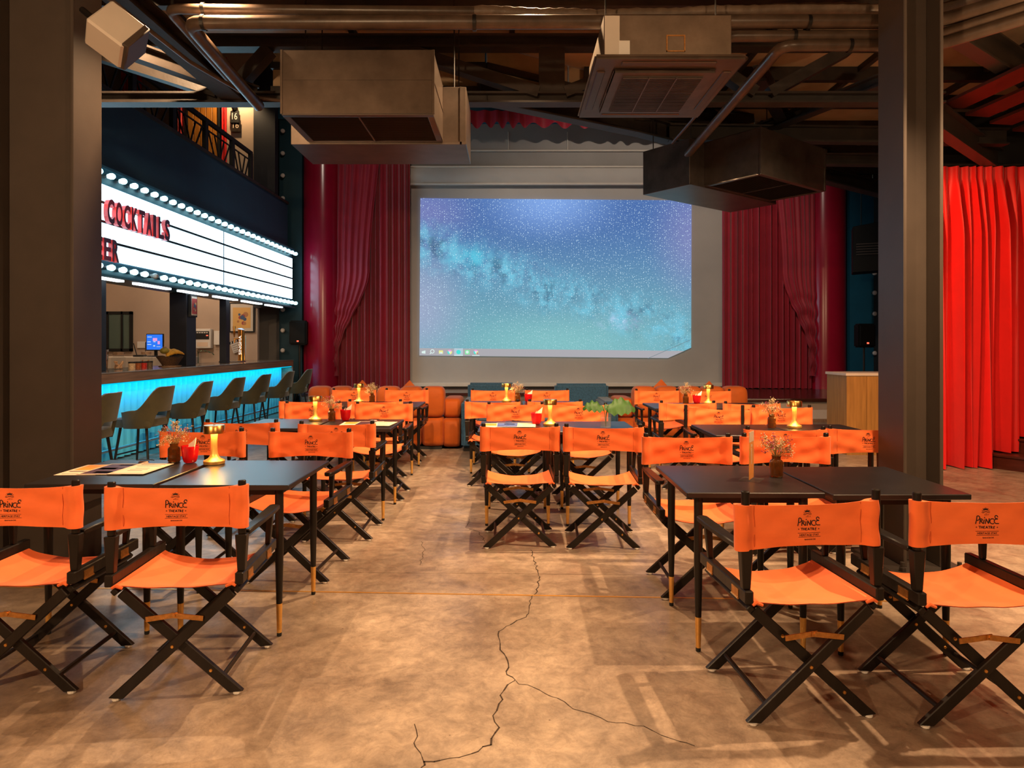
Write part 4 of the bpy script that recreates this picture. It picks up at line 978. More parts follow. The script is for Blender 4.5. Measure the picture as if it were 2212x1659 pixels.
# ------------------------------------------------------------------ director's chairs
BY = -.212
def sm_post(x): return smooth(.205, .248, abs(x))
def cloth_y(x, z, side):
    """side -1 rear sheet, +1 front sheet of the back cloth"""
    wr = .0030 * math.sin(x * 19 + z * 70) * (1 - sm_post(x)) + .0012 * math.sin(x * 43 - z * 55) + .0022 * math.sin(x * 8 + z * 48 + 1)
    bow = -.010 * (1 - (x / .27) ** 2)
    return BY + bow + wr + side * (.0014 + .0205 * sm_post(x))
def back_cloth():
    xs_ = [-.280 + .560 * k / 64 for k in range(65)]
    loop = [(x, -1) for x in xs_] + [(x, 1) for x in reversed(xs_)]
    n = len(loop); nz_ = 16; m = MB(); V = []
    for j in range(nz_ + 1):
        for x, sd in loop:
            zt2 = .850 - .010 * (1 - (x / .272) ** 2); zb2 = .686 + .004 * math.cos(x * 12) - .004 * abs(x / .272)
            z = lerp(zb2, zt2, j / nz_)
            edge_ = smooth(.268, .280, abs(x))
            V.append((x, cloth_y(x, z, sd * (1 - .55 * edge_)), z))
    F_ = []
    for j in range(nz_):
        for i in range(n): F_.append((j * n + i, j * n + (i + 1) % n, (j + 1) * n + (i + 1) % n, (j + 1) * n + i))
    for j in (0, nz_):
        for i in range(64): a = j * n + i; b_ = j * n + n - 1 - i; F_.append((a, a + 1, b_ - 1, b_))
    return m.add(V, F_)
K = .000276
def arc(cx, cy, r, a0, a1, n=10, ry=None):
    return [(cx + r * math.cos(R(lerp(a0, a1, k / n))), cy - (ry or r) * math.sin(R(lerp(a0, a1, k / n)))) for k in range(n + 1)]
def logo(side):
    m = MB(); zm = .768
    def fn(px, py, d=0):
        x = (px - 1095) * K; z = zm + (335 - py) * K
        if side > 0: x = -x
        return (x, cloth_y(x, z, side) + side * .0013, z)
    W = 12
    m.strokes([[(946, 350), (952, 300), (955, 246)], [(955, 248)] + arc(962, 272, 32, 80, -80, 8) + [(955, 304)]], W, fn)               # P
    m.strokes([[(1000, 350), (1004, 282)], [(1004, 284)] + arc(1008, 297, 24, 75, -75, 7, 14) + [(1004, 312)], [(1012, 312), (1042, 347)]], W, fn)   # R
    m.strokes([[(1052, 350), (1057, 296)], [(1060, 272), (1061, 264)]], W, fn)                                       # i
    m.strokes([[(1076, 350), (1083, 286)], [(1083, 288), (1118, 347)], [(1118, 347), (1126, 280)]], W, fn)           # N
    m.strokes([arc(1168, 317, 34, 55, 305, 14)], W, fn)                                                              # C
    m.strokes([[(1246, 262)] + arc(1228, 262, 20, 30, 250, 9) + [(1240, 285)], [(1240, 287)] + arc(1222, 317, 30, 75, 285, 9) + [(1250, 346)]], W, fn)  # E
    # THEATRE in strokes
    W2 = 7.5; y0_, y1_ = 384, 414
    def T(x): return [[(x, y0_), (x + 26, y0_)], [(x + 13, y0_), (x + 13, y1_)]]
    def E(x): return [[(x + 20, y0_ + 4)] + arc(x + 12, y0_ + 9, 9, 60, 270, 5) , arc(x + 12, y1_ - 7, 10, 90, 300, 6)]
    m.strokes(T(990) + [[(1023, y0_), (1023, y1_)], [(1043, y0_), (1043, y1_)], [(1023, 399), (1043, 399)]] + E(1052)
              + [[(1082, y1_), (1096, y0_)], [(1096, y0_), (1110, y1_)], [(1087, 405), (1106, 405)]] + T(1116)
              + [[(1150, y1_), (1150, y0_)], [(1150, y0_)] + arc(1154, y0_ + 8, 12, 70, -80, 5, 8), [(1154, 401), (1170, y1_)]] + E(1180), W2, fn)
    for cx in (958, 1233):
        P = [(cx + (12 if k % 2 == 0 else 5) * math.sin(math.pi * k / 5), 398 - (12 if k % 2 == 0 else 5) * math.cos(math.pi * k / 5)) for k in range(10)]
        m.add([fn(*p) for p in P] + [fn(cx, 398)], [(k, (k + 1) % 10, 10) for k in range(10)])
    m.strokes([[(942 + k * 31.3, 450) for k in range(11)], [(945 + k * 31.3, 503) for k in range(11)]], 4.6, fn)
    fit_text(m, 'HERITAGE STAY', 962, 1236, 492, 464, fn, 0, .012); fit_text(m, 'BANGKOK', 1027, 1190, 544, 527, fn, 0, .015)
    fit_text(m, '1917', 1060, 1128, 238, 223, fn); fit_text(m, 'EST.', 1078, 1108, 217, 208, fn)
    # crown over crossed sabres
    crown = [(1052, 168), (1040, 143), (1060, 154), (1064, 138), (1077, 152), (1083, 128), (1089, 152), (1102, 138), (1104, 154), (1124, 143), (1114, 168)]
    m.add([fn(*p) for p in crown], [tuple(range(len(crown)))])
    m.strokes([[(1028, 166), (1050, 176), (1083, 188), (1120, 202)], [(1138, 166), (1116, 176), (1083, 188), (1046, 202)], arc(1038, 196, 12, 0, 350, 9, 8), arc(1128, 196, 12, 0, 350, 9, 8)], 4.5, fn)
    return m
def make_chair():
    t = thing('directors_chair', '', 'chair', (0, 0, 0), 0, "orange director's chairs")
    bc = back_cloth().build('backrest', M['orange'], t, smooth_=60)
    m = logo(-1); m2 = logo(1)
    m.build('logo_print', M['print'], bc, smooth_=0); m2.build('logo_print', M['print'], bc, smooth_=0)
    MB().strokes([[(s * .207, z) for z in (.690, .73, .77, .81, .843)] for s in (-1, 1)], .0022, lambda x, z: (x, cloth_y(x, z, -1) - .0014, z)).build('seam', M['seam'], bc, smooth_=0)
    # seat, slung between the rails
    def sf(off):
        def fn(u, v):
            x = lerp(-.232, .232, u); y = lerp(-.236, .226, v); a = 1 - (u * 2 - 1) ** 2
            return (x, y, .466 - lerp(.014, .056, smooth(-.05, .42, v)) * lerp(1, .78, smooth(.6, 1, v)) * a ** .8 + off + .0015 * math.sin(u * 17 + v * 23) * a)
        return fn
    m = MB().grid(sf(0), 26, 14).grid(sf(-.003), 26, 14)
    seat = m.build('seat', M['orange'], t, smooth_=60)
    for s in (-1, 1): MB().tube([(s * .20, -.238, .452), (s * .225, -.241, .464), (s * .24, -.243, .455)], [.006, .008, .006], 6).build('cloth_tail', M['orange'], seat)
    for s in (-1, 1):
        rail = MB().bb(s * .2525 - .0165, s * .2525 + .0165, -.245, .245, .458, .506).build('side_rail', M['wood_black'], t, bevel=.004)
        for y in (-.15, .12):
            MB().bb(s * .27 - .0015, s * .27 + .0015, y - .032, y + .032, .462, .492).build('hinge_plate', M['brass_dull'], rail)
            MB().tube([(s * .2715, y - .032, .459), (s * .2715, y + .032, .459)], .004, 6).build('hinge_pin', M['brass_dull'], rail)
        MB().box((s * .240, 0, .432), (.024, .45, .024), Matrix.Rotation(R(s * 42), 3, 'Y')).build('lower_rail', M['wood_black'], t, bevel=.003)
        # back post: square tapered below, dowel above
        p = MB(); q = [(-.5, -.5), (.5, -.5), (.5, .5), (-.5, .5)]
        for za, wa, zb2, wb2 in ((.506, .030, .655, .046),):
            V = [(s * .255 + a * wa, BY + b_ * wa, za) for a, b_ in q] + [(s * .255 + a * wb2, BY + b_ * wb2 * .85, zb2) for a, b_ in q]
            p.add(V, [(3, 2, 1, 0), (4, 5, 6, 7)] + [(i, (i + 1) % 4, (i + 1) % 4 + 4, i + 4) for i in range(4)])
        p.lathe([(.0160, .655), (.0155, .866), (.015, .872), (.0, .874)], 14, c=(s * .255, BY, 0))
        p.build('back_post', M['wood_black'], t, bevel=.003)
        # arm
        A = [(-.019, -.195), (.019, -.195), (.026, -.05), (.03, .12), (.026, .235), (.012, .25), (-.012, .25), (-.024, .235), (-.024, .1), (-.021, -.05)]
        MB().prism([(s * (.262 + x), y) for x, y in A], lambda x, y, d: (x, y, .645 + d), .022).build('arm', M['wood_black'], t, bevel=.004)
        V = [(s * .255 + a * .022, .155 + b_ * .022, .506) for a, b_ in q] + [(s * .262 + a * .030, .165 + b_ * .030, .645) for a, b_ in q]
        MB().add(V, [(3, 2, 1, 0), (4, 5, 6, 7)] + [(i, (i + 1) % 4, (i + 1) % 4 + 4, i + 4) for i in range(4)]).build('arm_post', M['wood_black'], t, bevel=.003)
    for sy in (-1, 1):
        for s in (-1, 1):
            y = sy * .212 + s * .0115
            lg = MB().beam((s * .243, y, .012), (-s * .228, y, .452), .022, .042, (0, 1, 0))
            lg = MB()
            d = Vector((-s * .465, 0, .425)).normalized(); n_ = Vector((d.z, 0, -d.x))
            p0, p1 = Vector((s * .243, y, .0)), Vector((-s * .222, y, .425)); hw = .021
            def cut(z): return p0 + d * ((z - p0.z) / d.z)
            poly = [(p0 + n_ * hw), (p0 - n_ * hw)]
            a = p0 + n_ * hw; b_ = p0 - n_ * hw                 # foot cut level-ish
            a = a + d * ((.013 - a.z) / d.z * .8); b_ = b_ + d * ((.013 - b_.z) / d.z * .8)
            top = [p1 - n_ * hw, p1 + n_ * hw]
            P2 = [(q_.x, q_.z) for q_ in (a, b_, *top)]
            lg.prism(P2, lambda x, z, dd: (x, y - .0105 + dd, z), .021)
            lo = lg.build('leg', M['wood_black'], t, bevel=.003)
            fz = min(a.z, b_.z); fx = (a if a.z < b_.z else b_).x
            MB().lathe([(.012, .0), (.016, .004), (.016, max(.011, fz + .002))], 10, c=((a.x + b_.x) / 2, y, 0)).build('foot_cap', M['white_plastic'], lo)
            for tt in ((.5,) if s < 0 else (.5, .24, .76)):
                c_ = p0.lerp(p1, tt); fy = -1 if sy < 0 else -1
                MB().lathe([(.0075, 0), (.006, .003), (0, .004)], 8, c=(c_.x, y - .0105, c_.z), M=Matrix.Rotation(R(90), 3, 'X')).build('rivet', M['brass'], lo)
        # folding brass brace between the two upper legs of each frame
        zb2 = .325; xb2 = .10
        MB().beam((-xb2 - .012, sy * .212 - .024, zb2), (.012, sy * .212 - .024, zb2 + .016), .004, .020).beam((-.012, sy * .212 - .028, zb2 + .016), (xb2 + .012, sy * .212 - .028, zb2), .004, .020).lathe([(.007, 0), (.006, .004), (0, .005)], 8, c=(0, sy * .212 - .03, zb2 + .015), M=Matrix.Rotation(R(90), 3, 'X')).build('folding_brace', M['brass_dull'], t)
    for s in (-1, 1):
        MB().tube([(s * .175, -.212, .072), (s * .175, .212, .072)], .010, 8).build('stretcher', M['wood_black'], t)
    return t
TN = {'L1': 'the front left tables', 'L2': 'the second left tables', 'L3': 'the rear left tables', 'C1': 'the front middle tables', 'C2': 'the rear middle tables',
      'R1': 'the front right tables', 'R2': 'the second right tables', 'R3': 'the rear right tables'}
chair0 = make_chair()
CH = [  # x, y, rotation, table, near/far side, left/right
    (-2.03, 2.98, 1, 'L1', 'near', 'left'), (-1.365, 2.965, 4, 'L1', 'near', 'right'),
    (-2.04, 4.30, 181, 'L1', 'far', 'left'), (-1.335, 4.28, 177, 'L1', 'far', 'right'),
    (-1.99, 5.25, -1, 'L2', 'near', 'left'), (-1.27, 5.15, 1, 'L2', 'near', 'right'),
    (-1.95, 6.48, 180, 'L2', 'far', 'left'), (-1.24, 6.42, 181, 'L2', 'far', 'right'),
    (-2.08, 7.12, 1, 'L3', 'near', 'left'), (-1.38, 7.10, 0, 'L3', 'near', 'right'),
    (-2.00, 8.45, 181, 'L3', 'far', 'left'), (-1.34, 8.45, 179, 'L3', 'far', 'right'),
    (.052, 4.985, 1, 'C1', 'near', 'left'), (.645, 4.955, -3, 'C1', 'near', 'right'),
    (.03, 6.36, 179, 'C1', 'far', 'left'), (.64, 6.26, 182, 'C1', 'far', 'right'),
    (-.185, 7.07, -3, 'C2', 'near', 'left'), (.43, 7.10, 1, 'C2', 'near', 'right'),
    (-.24, 8.40, 180, 'C2', 'far', 'left'), (.446, 8.40, 181, 'C2', 'far', 'right'),
    (1.115, 2.79, 4, 'R1', 'near', 'left'), (1.76, 2.76, 1, 'R1', 'near', 'right'),
    (1.087, 4.03, 180, 'R1', 'far', 'left'), (1.70, 4.04, 180, 'R1', 'far', 'right'),
    (1.845, 4.82, 0, 'R2', 'near', 'left'), (2.43, 4.86, -2, 'R2', 'near', 'right'),
    (1.83, 6.02, 176, 'R2', 'far', 'left'), (2.46, 6.02, 180, 'R2', 'far', 'right'),
    (1.735, 6.93, -2, 'R3', 'near', 'left'), (2.33, 6.86, 1, 'R3', 'near', 'right'),
    (1.81, 8.32, 180, 'R3', 'far', 'left'), (2.43, 8.26, 178, 'R3', 'far', 'right')]
for i, (x, y, rz, tb, side, lr) in enumerate(CH):
    c = chair0 if i == 0 else copy_tree(chair0)
    c.location = (x, y, 0); c.rotation_euler = (0, 0, R(rz))
    c['label'] = "orange canvas director's chair, %s one on the %s side of %s" % (lr, side, TN[tb])
for o in COL.objects:                                   # back cloths that have slipped down their posts
    if o.name.startswith('backrest') and o.parent:
        x_, y_ = o.parent.location.x, o.parent.location.y
        if abs(x_ - 1.115) < .01 and y_ < 3: o.location.z = -.022; o.rotation_euler.y = R(-1.2)
        if abs(x_ - 1.76) < .01 and y_ < 3: o.location.z = -.008
        if abs(x_ - 1.83) < .005 and abs(y_ - 6.02) < .01: o.location.z = -.012; o.rotation_euler.y = R(-3.2)
        if abs(x_ + 1.365) < .01 and y_ < 3: o.location.z = .003
# ------------------------------------------------------------------ tables
def make_table():
    t = thing('cafe_table', '', 'table', (0, 0, 0), 0, 'black cafe tables')
    MB().bb(-.312, .312, -.35, .35, .725, .75).build('tabletop', M['table_black'], t, bevel=.003)
    MB().bb(-.25, .25, -.285, -.265, .69, .725).bb(-.25, .25, .265, .285, .69, .725).bb(-.25, -.23, -.265, .265, .69, .725).bb(.23, .25, -.265, .265, .69, .725).build('apron', M['wood_black'], t)
    for sx_ in (-1, 1):
        for sy in (-1, 1):
            c_ = (sx_ * .242, sy * .277, 0)
            l = MB().lathe([(.0145, .16), (.02, .40), (.0205, .725)], 14, c=c_).build('leg', M['wood_black'], t)
            MB().lathe([(.0115, .018), (.0147, .16)], 14, c=c_).build('brass_tip', M['brass_satin'], l)
            MB().lathe([(.010, 0), (.012, .004), (.012, .018)], 10, c=c_).build('foot', M['rubber'], l)
    return t
tb0 = make_table()
TB = [('L1', -2.035, 3.63, 0), ('L1', -1.375, 3.61, -.5), ('L2', -1.93, 5.83, 0), ('L2', -1.285, 5.80, 0), ('L3', -1.98, 7.74, 0), ('L3', -1.335, 7.72, 0), ('C1', .043, 5.64, 0), ('C1', .676, 5.63, .4),
      ('C2', -.21, 7.82, 0), ('C2', .43, 7.82, 0), ('R1', 1.108, 3.44, -.5), ('R1', 1.745, 3.405, .5), ('R2', 1.82, 5.40, 0), ('R2', 2.455, 5.41, 0), ('R3', 1.82, 7.54, 0), ('R3', 2.46, 7.54, 0)]
for i, (tn, x, y, rz) in enumerate(TB):
    t = tb0 if i == 0 else copy_tree(tb0)
    t.location = (x, y, 0); t.rotation_euler = (0, 0, R(rz))
    t['label'] = 'black square cafe table, %s half of %s' % ('left' if i % 2 == 0 else 'right', TN[tn])
# ------------------------------------------------------------------ things on the tables
TZ = .75
def lamp(x, y, tb):
    t = thing('table_lamp', 'brass cordless table lamp glowing on ' + TN[tb], 'lamp', (x, y, TZ), 0, 'brass table lamps')
    MB().lathe([(.055, .002), (.057, .006), (.057, .020), (.054, .023), (.035, .032), (.024, .045), (.019, .06), (.0175, .09), (.0165, .125), (.0185, .172)], 28).build('base', M['brass_satin'], t, smooth_=40)
    MB().lathe([(.053, 0), (.053, .004)], 20).build('base_pad', M['rubber'], t)
    MB().lathe([(.052, .1755), (.057, .174), (.057, .215), (.054, .219), (.0, .220)], 28, cap=False).build('shade', M['brass'], t, smooth_=40)
    MB().lathe([(.019, .1745), (.052, .1745), (.052, .1765), (.019, .1765)], 24, cap=False).build('diffuser', M['lamp_glow'], t)
    MB().lathe([(.006, .219), (.006, .223), (0, .2235)], 10).build('touch_button', M['brass'], t)
def dry_jar(x, y, tb, seed, pink=.25):
    rnd = random.Random(seed)
    t = thing('flower_jar', 'amber glass jar of dried flowers on ' + TN[tb], 'vase', (x, y, TZ), rnd.uniform(0, 6), 'amber flower jars')
    MB().lathe([(.028, 0), (.032, .004), (.0335, .01), (.0335, .074), (.030, .083), (.022, .089), (.022, .103), (.024, .104), (.024, .107), (.020, .107), (.019, .09), (.029, .08), (.0305, .07), (.0305, .008), (.0, .006)], 22, cap=False).build('jar', M['amber'], t, smooth_=40)
    q = MB(); bl = MB(); pk = MB()
    def ico_(m, c_, r_):
        m.puff(c_, (r_ * 2, r_ * 2, r_ * 1.8), 1.0, 3, 5)
    for k in range(46):
        a = rnd.uniform(0, 6.283); sp = rnd.uniform(.0, 1) ** .7 * .085; h = rnd.uniform(.15, .235) - sp * .55
        p0 = Vector((rnd.uniform(-.012, .012), rnd.uniform(-.012, .012), .015)); p1 = Vector((.4 * sp * math.cos(a) * .5, .4 * sp * math.sin(a) * .5, .105)); p2 = Vector((sp * math.cos(a), sp * math.sin(a), h))
        q.tube([p0, p1, p1.lerp(p2, .5) + Vector((0, 0, .008)), p2], .0009, 4, cap=False)
        tgt = pk if rnd.random() < pink and sp > .03 else bl
        for j in range(rnd.randint(8, 14) if sp < .06 else rnd.randint(3, 5)):
            d = Vector((rnd.gauss(0, 1), rnd.gauss(0, 1), rnd.gauss(0, 1))) * (.009 if sp < .06 else .012)
            e = p2 + d; q.tube([p2 - Vector((0, 0, .012)), e], .0006, 3, cap=False); ico_(tgt, e, rnd.uniform(.0018, .0038))
    tag(q.build('stems', M['stem'], t), kind='stuff'); tag(bl.build('blossoms', M['bloom'], t), kind='stuff'); tag(pk.build('pink_blossoms', M['bloom_pink'], t), kind='stuff')
def cup(x, y, tb, seed, white='folded'):
    rnd = random.Random(seed)
    t = thing('napkin_glass', 'red glass tumbler with paper napkins on ' + TN[tb], 'glass', (x, y, TZ), rnd.uniform(-.4, .4), 'red napkin glasses')
    MB().lathe([(.0, .004), (.026, .003), (.033, .008), (.040, .03), (.048, .098), (.045, .098), (.037, .032), (.030, .012), (.0, .009)], 26, cap=False).build('tumbler', M['red_glass'], t, smooth_=40)
    for k in range(3):
        a = (-.022, .004, .020)[k]; hh = (.118, .124, .148)[k]; m = MB()
        m.prism([(a - .018, .012), (a + .012, .012), (a + .022 + .006 * k, hh), (a + .010, hh - .022), (a - .016, hh - .038)], lambda x_, y_, d: (x_, .010 - .012 * k + d - .0015, y_), .003)
        m.build('napkin', M['napkin'], t, smooth_=0)
def menu(x, y, w_, h_, rz, m, lab, tb, z, strips=()):
    t = thing('menu_sheet', lab + ' on ' + TN[tb], 'menu', (x, y, z), R(rz), 'menus on the tables')
    MB().bb(-w_ / 2, w_ / 2, -h_ / 2, h_ / 2, 0, .0016).build('sheet', M['paper'], t, smooth_=0)
    for (a, b_, c_, d_, mm) in strips:
        MB().bb(lerp(-w_ / 2, w_ / 2, a), lerp(-w_ / 2, w_ / 2, b_), lerp(-h_ / 2, h_ / 2, c_), lerp(-h_ / 2, h_ / 2, d_), .0016, .002).build('print', M[mm], t, smooth_=0)
    return t
TXT = [(.15, .85, .86 - k * .13, .885 - k * .13, 'ink') for k in range(2)] + [(.3, .7, .52, .54, 'ink'), (.25, .75, .40, .42, 'ink'), (.3, .7, .28, .30, 'ink'), (.06, .94, .05, .065, 'ink'), (.06, .94, .94, .955, 'ink'), (.05, .06, .05, .955, 'menu_orange'), (.94, .95, .05, .955, 'menu_orange')]
lamp(-1.675, 3.84, 'L1'); cup(-1.825, 3.87, 'L1', 1); dry_jar(-1.935, 3.91, 'L1', 11)
menu(-2.255, 3.66, .21, .30, 2, 'p', 'cream menu with orange picture', 'L1', TZ, [(.1, .95, .45, .95, 'menu_orange'), (.1, .6, .1, .12, 'ink'), (.1, .9, .3, .36, 'menu_dark')])
menu(-2.125, 3.665, .23, .31, 0, 'p', 'dark purple printed menu', 'L1', TZ + .003, [(.04, .96, .04, .96, 'menu_dark'), (.25, .75, .12, .26, 'paper'), (.1, .5, .45, .6, 'door_wood'), (.3, .8, .82, .9, 'letter'), (.55, .9, .5, .56, 'paper')])
menu(-1.985, 3.66, .19, .31, -1, 'p', 'plain cream price list', 'L1', TZ + .006, TXT)
cl = thing('bulldog_clip', 'black bulldog clip on the menus of the front left tables', 'clip', (-2.06, 3.825, TZ + .008)); MB().prism([(-.03, 0), (.03, 0), (.025, .012), (-.025, .012)], lambda x, y, d: (x, d - .01, y), .018).build('clip_body', M['chrome'], cl); MB().tube([(-.05, .01, .014), (-.02, .018, .016), (.02, .018, .016), (.05, .01, .014)], .0025, 6).build('wire_handle', M['rubber'], cl)
lamp(-1.735, 6.02, 'L2'); dry_jar(-1.59, 6.02, 'L2', 12, .55); cup(-1.47, 6.03, 'L2', 2)
menu(-1.345, 5.78, .20, .29, 3, 'p', 'cream menu with orange picture', 'L2', TZ, [(.1, .9, .5, .95, 'menu_orange'), (.1, .8, .2, .24, 'ink')])
menu(-1.215, 5.79, .21, .30, 1, 'p', 'dark purple printed menu', 'L2', TZ + .003, [(.05, .95, .05, .95, 'menu_dark'), (.3, .7, .2, .3, 'paper')])
menu(-1.085, 5.74, .18, .30, -4, 'p', 'plain cream price list', 'L2', TZ + .006, TXT)
cl2 = copy_tree(cl); cl2.location = (-1.20, 5.93, TZ + .008); cl2['label'] = 'black bulldog clip on the menus of the second left tables'
lamp(-1.78, 7.93, 'L3'); dry_jar(-1.63, 7.95, 'L3', 13, .1)
cup(.206, 5.74, 'C1', 3); lamp(.316, 5.66, 'C1')
menu(-.17, 5.68, .17, .29, 2, 'p', 'cream menu with orange picture', 'C1', TZ, [(.1, .9, .4, .9, 'menu_orange')])
menu(-.02, 5.68, .22, .30, 0, 'p', 'blue printed menu', 'C1', TZ + .003, [(.04, .96, .04, .96, 'menu_blue'), (.3, .7, .6, .75, 'paper')])
menu(.12, 5.66, .15, .30, -2, 'p', 'plain cream price list', 'C1', TZ + .006, TXT)
cl3 = copy_tree(cl); cl3.location = (-.03, 5.83, TZ + .008); cl3['label'] = 'black bulldog clip on the menus of the front middle tables'
lamp(-.065, 8.02, 'C2'); dry_jar(.065, 8.02, 'C2', 14, .3); cup(.19, 7.97, 'C2', 4)
dry_jar(1.343, 3.47, 'R1', 15, .45)
dry_jar(2.10, 5.52, 'R2', 16, .5); lamp(2.275, 5.50, 'R2')
dry_jar(1.98, 7.78, 'R3', 17, .15); cup(2.10, 7.76, 'R3', 5); lamp(2.22, 7.72, 'R3')
# leaf vase on the middle table
t = thing('leaf_vase', 'clear glass vase with monstera leaves on the front middle tables', 'vase', (.755, 5.50, TZ))
MB().lathe([(.042, 0), (.045, .004), (.045, .125), (.042, .125), (.042, .008), (.0, .008)], 24, cap=False).build('glass', M['glass'], t)
MB().lathe([(.0, .009), (.0415, .009), (.0415, .085), (0, .085)], 20, cap=False).build('water', mat('water', (.6, .62, .6), .03, alpha=.15), t)
for yaw, ht, L_, W_, tl in ((R(172), .155, .17, .055, R(-48)), (R(8), .15, .23, .085, R(50)), (R(60), .14, .14, .05, R(30))):
    l = leafmesh(L_, W_, (.015 * math.cos(yaw), .015 * math.sin(yaw), ht), yaw, .30, tl).build('leaf', M['leaf'], t)
    MB().tube([(0, 0, .012), (.006 * math.cos(yaw), .006 * math.sin(yaw), .1), (.015 * math.cos(yaw), .015 * math.sin(yaw), ht)], .0028, 6).build('stalk', M['leaf'], l)
# acrylic menu stand
t = thing('acrylic_menu_stand', 'clear acrylic stand holding an orange card on the front right tables', 'menu stand', (1.187, 3.385, TZ), R(58))
acr = mat('clear_acrylic', (.30, .28, .26), .06, alpha=.10, spec=.8)
MB().bb(-.055, .055, -.05, .05, 0, .004).build('base', acr, t, bevel=.001)
MB().bb(-.05, .05, -.0045, -.0015, .004, .245).bb(-.05, .05, .0015, .0045, .004, .245).build('sleeve', acr, t)
cd_ = MB().bb(-.047, .047, -.001, .001, .008, .24).build('card', M['menu_orange'], t)
for sd in (-1, 1):
    MB().bb(-.047, .047, sd * .0012 - .0002, sd * .0012 + .0002, .19, .24).build('card_heading', M['paper'], cd_)
    MB().bb(-.012, .012, sd * .0012 - .0002, sd * .0012 + .0002, .165, .178).bb(-.006, .006, sd * .0012 - .0002, sd * .0012 + .0002, .08, .16).build('card_text', M['paper'], cd_)
# ------------------------------------------------------------------ sofas
def puffy_sofa(name_label, x0_, y0_, n, mw, arm, facing=1):
    t = thing('modular_sofa', name_label, 'sofa', (x0_, y0_, 0), 0, 'orange modular sofas')
    for k in range(n):
        cx = mw * (k + .5)
        MB().puff((cx, .16, .645), (mw * 1.06, .32, .42), .45).build('back_cushion', M['sofa_orange'], t)
        MB().puff((cx, .43, .235), (mw * 1.04, .86, .41), .33).build('seat_module', M['sofa_orange'], t)
    for s in arm:
        cx = -.10 if s < 0 else mw * n + .10
        MB().puff((cx, .48, .55), (.26, .74, .28), .42).build('arm', M['sofa_orange'], t)
        MB().puff((cx, .45, .22), (.26, .84, .40), .33).build('arm_base', M['sofa_orange'], t)
    MB().bb(.03, mw * n - .03, .06, .8, 0, .04).build('plinth', M['rubber'], t)
    return t
puffy_sofa('puffy orange sofa behind the rear left tables, nearer the bar', -2.78, 9.25, 3, .29, ())
puffy_sofa('puffy orange sofa behind the rear left tables, nearer the screen aisle', -1.84, 9.22, 3, .305, (1,))
puffy_sofa('puffy orange sofa behind the rear right tables', 1.66, 9.25, 5, .31, (-1,))
def pillow(x, y, z, lab):
    t = thing('throw_pillow', lab, 'pillow', (x, y, z), 0, 'orange throw pillows')
    def fn(u, v):
        a, b_ = u * 2 - 1, v * 2 - 1; th = .07 * (1 - a * a) * (1 - b_ * b_)
        return (a, b_, th)
    m = MB(); q = R(45)
    for s in (-1, 1):
        m.grid(lambda u, v: ((fn(u, v)[0]* .17 * (1 - .12 * (1 - abs(fn(u, v)[1])))) * math.cos(q) - fn(u, v)[1]* .17 * math.sin(q), s * fn(u, v)[2], fn(u, v)[0]* .17 * math.sin(q) + fn(u, v)[1]* .17 * math.cos(q)), 12, 12)
    m.build('cushion', M['sofa_orange'], t)
pillow(-2.12, 9.68, .685, 'pointed orange pillow on the sofa nearer the bar'); pillow(-1.45, 9.68, .68, 'pointed orange pillow on the sofa nearer the screen aisle')
pillow(2.12, 9.69, .695, 'tall pointed orange pillow on the right sofa'); pillow(2.80, 9.69, .67, 'lower pointed orange pillow on the right sofa')
t = thing('teal_sofa', 'low teal tweed sofa with two upright back cushions before the stage', 'sofa', (-.675, 9.08, 0))
MB().bb(0, .20, 0, 1.0, .05, .665).build('arm', M['sofa_teal'], t, bevel=.03, segs=3); MB().bb(1.89, 2.09, 0, 1.0, .05, .665).build('arm', M['sofa_teal'], t, bevel=.03, segs=3)
MB().bb(.20, 1.89, .02, 1.0, .05, .42).build('seat_base', M['sofa_teal'], t, bevel=.03, segs=3)
MB().bb(.03, .72, .84, 1.06, .40, .865).build('back_cushion', M['sofa_teal'], t, bevel=.035, segs=3); MB().bb(1.30, 2.08, .84, 1.06, .40, .855).build('back_cushion', M['sofa_teal'], t, bevel=.035, segs=3)
MB().bb(.03, 2.06, .04, .96, 0, .05).build('plinth', M['rubber'], t)
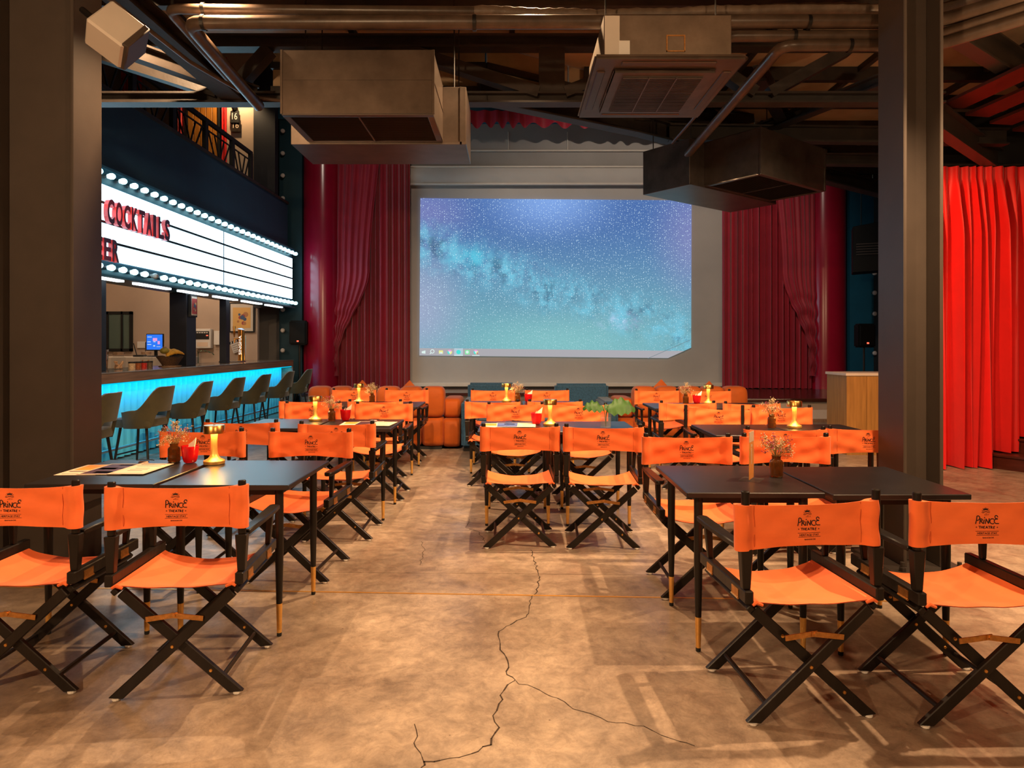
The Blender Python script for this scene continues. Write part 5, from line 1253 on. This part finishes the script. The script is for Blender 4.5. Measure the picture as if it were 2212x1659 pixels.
# ------------------------------------------------------------------ podium, speakers
YPd = 8.8; xp = px2x(1829, YPd); zp = at(0, 812, YPd).z
t = thing('reception_podium', 'oak veneered podium with pale stone top left of the right column', 'podium', (xp, YPd, 0))
for k in range(4): MB().bb(k * .26, k * .26 + .256, 0, .02, 0, zp).build('front_board', M['podium'], t)
MB().bb(0, 1.04, .02, .55, 0, zp).build('body', M['podium'], t)
MB().bb(-.015, 1.06, -.015, .57, zp, zp + .035).build('top', M['white_paint'], t, bevel=.004)
def pa_speaker(px, py, Y, w_, h_, lab, labs, zfloor, foot=.42):
    c_ = at(px, py, Y)
    t = thing('pa_speaker', lab, 'speaker', tuple(c_), 0, 'loudspeakers beside the stage')
    MB().prism([(-w_ / 2, -.10), (w_ / 2, -.10), (w_ / 2 * .8, .16), (-w_ / 2 * .8, .16)], lambda x, y, d: (x, y, d - h_ / 2), h_).build('cabinet', M['speaker'], t, bevel=.025, segs=2)
    MB().bb(-w_ / 2 + .03, w_ / 2 - .03, -.112, -.10, -h_ / 2 + .04, h_ / 2 - .04).build('grille', M['speaker'], t, bevel=.01)
    MB().bb(-.015, .025, -.117, -.111, -h_ / 2 + .07, -h_ / 2 + .10).build('badge', M['led_red'], t)
    s = thing('speaker_stand', labs, 'stand', (c_.x, c_.y + .03, zfloor), 0, 'tripod speaker stands'); hh = c_.z - h_ / 2 - zfloor
    MB().tube([(0, 0, .2), (0, 0, hh)], .02, 8).build('pole', M['stool_metal'], s)
    for a in (90, 215, 325): MB().tube([(0, 0, hh * .45 if hh < 1 else .6), (foot * math.cos(R(a)), foot * math.sin(R(a)), .01)], .014, 6).build('leg', M['stool_metal'], s)
    MB().lathe([(.03, 0), (.03, .06)], 8, c=(0, 0, hh * .44 if hh < 1 else .58)).build('collar', M['stool_metal'], s)
pa_speaker(646, 719, 14.75, .38, .53, 'black loudspeaker on a stand beyond the end of the bar', 'black tripod stand beyond the end of the bar', 0.0, .16)
pa_speaker(1868, 725, 13.2, .34, .46, 'black loudspeaker on a stand behind the podium', 'black tripod stand on the stage behind the podium', SZ)
ar = thing('line_array', 'large black angled loudspeaker hanging at the right of the stage', 'speaker', tuple(at(1885, 535, 13.4)), R(-24))
MB().prism([(-.36, -.50), (.5, -.46), (.5, .52), (-.36, .40)], lambda x, y, d: (x, d - .25, y), .5).build('cabinet', M['speaker'], ar, bevel=.01)
for xx in (-.2, .35): MB().tube([(xx, 0, .4), (xx, 0, 5.0)], .012, 6).build('hanger_cable', M['stool_metal'], ar)
for k in range(5): MB().bb(-.30, .45, -.262, -.25, -.16 + k * .05, -.14 + k * .05).build('vent_slat', M['duct_grille'], ar)
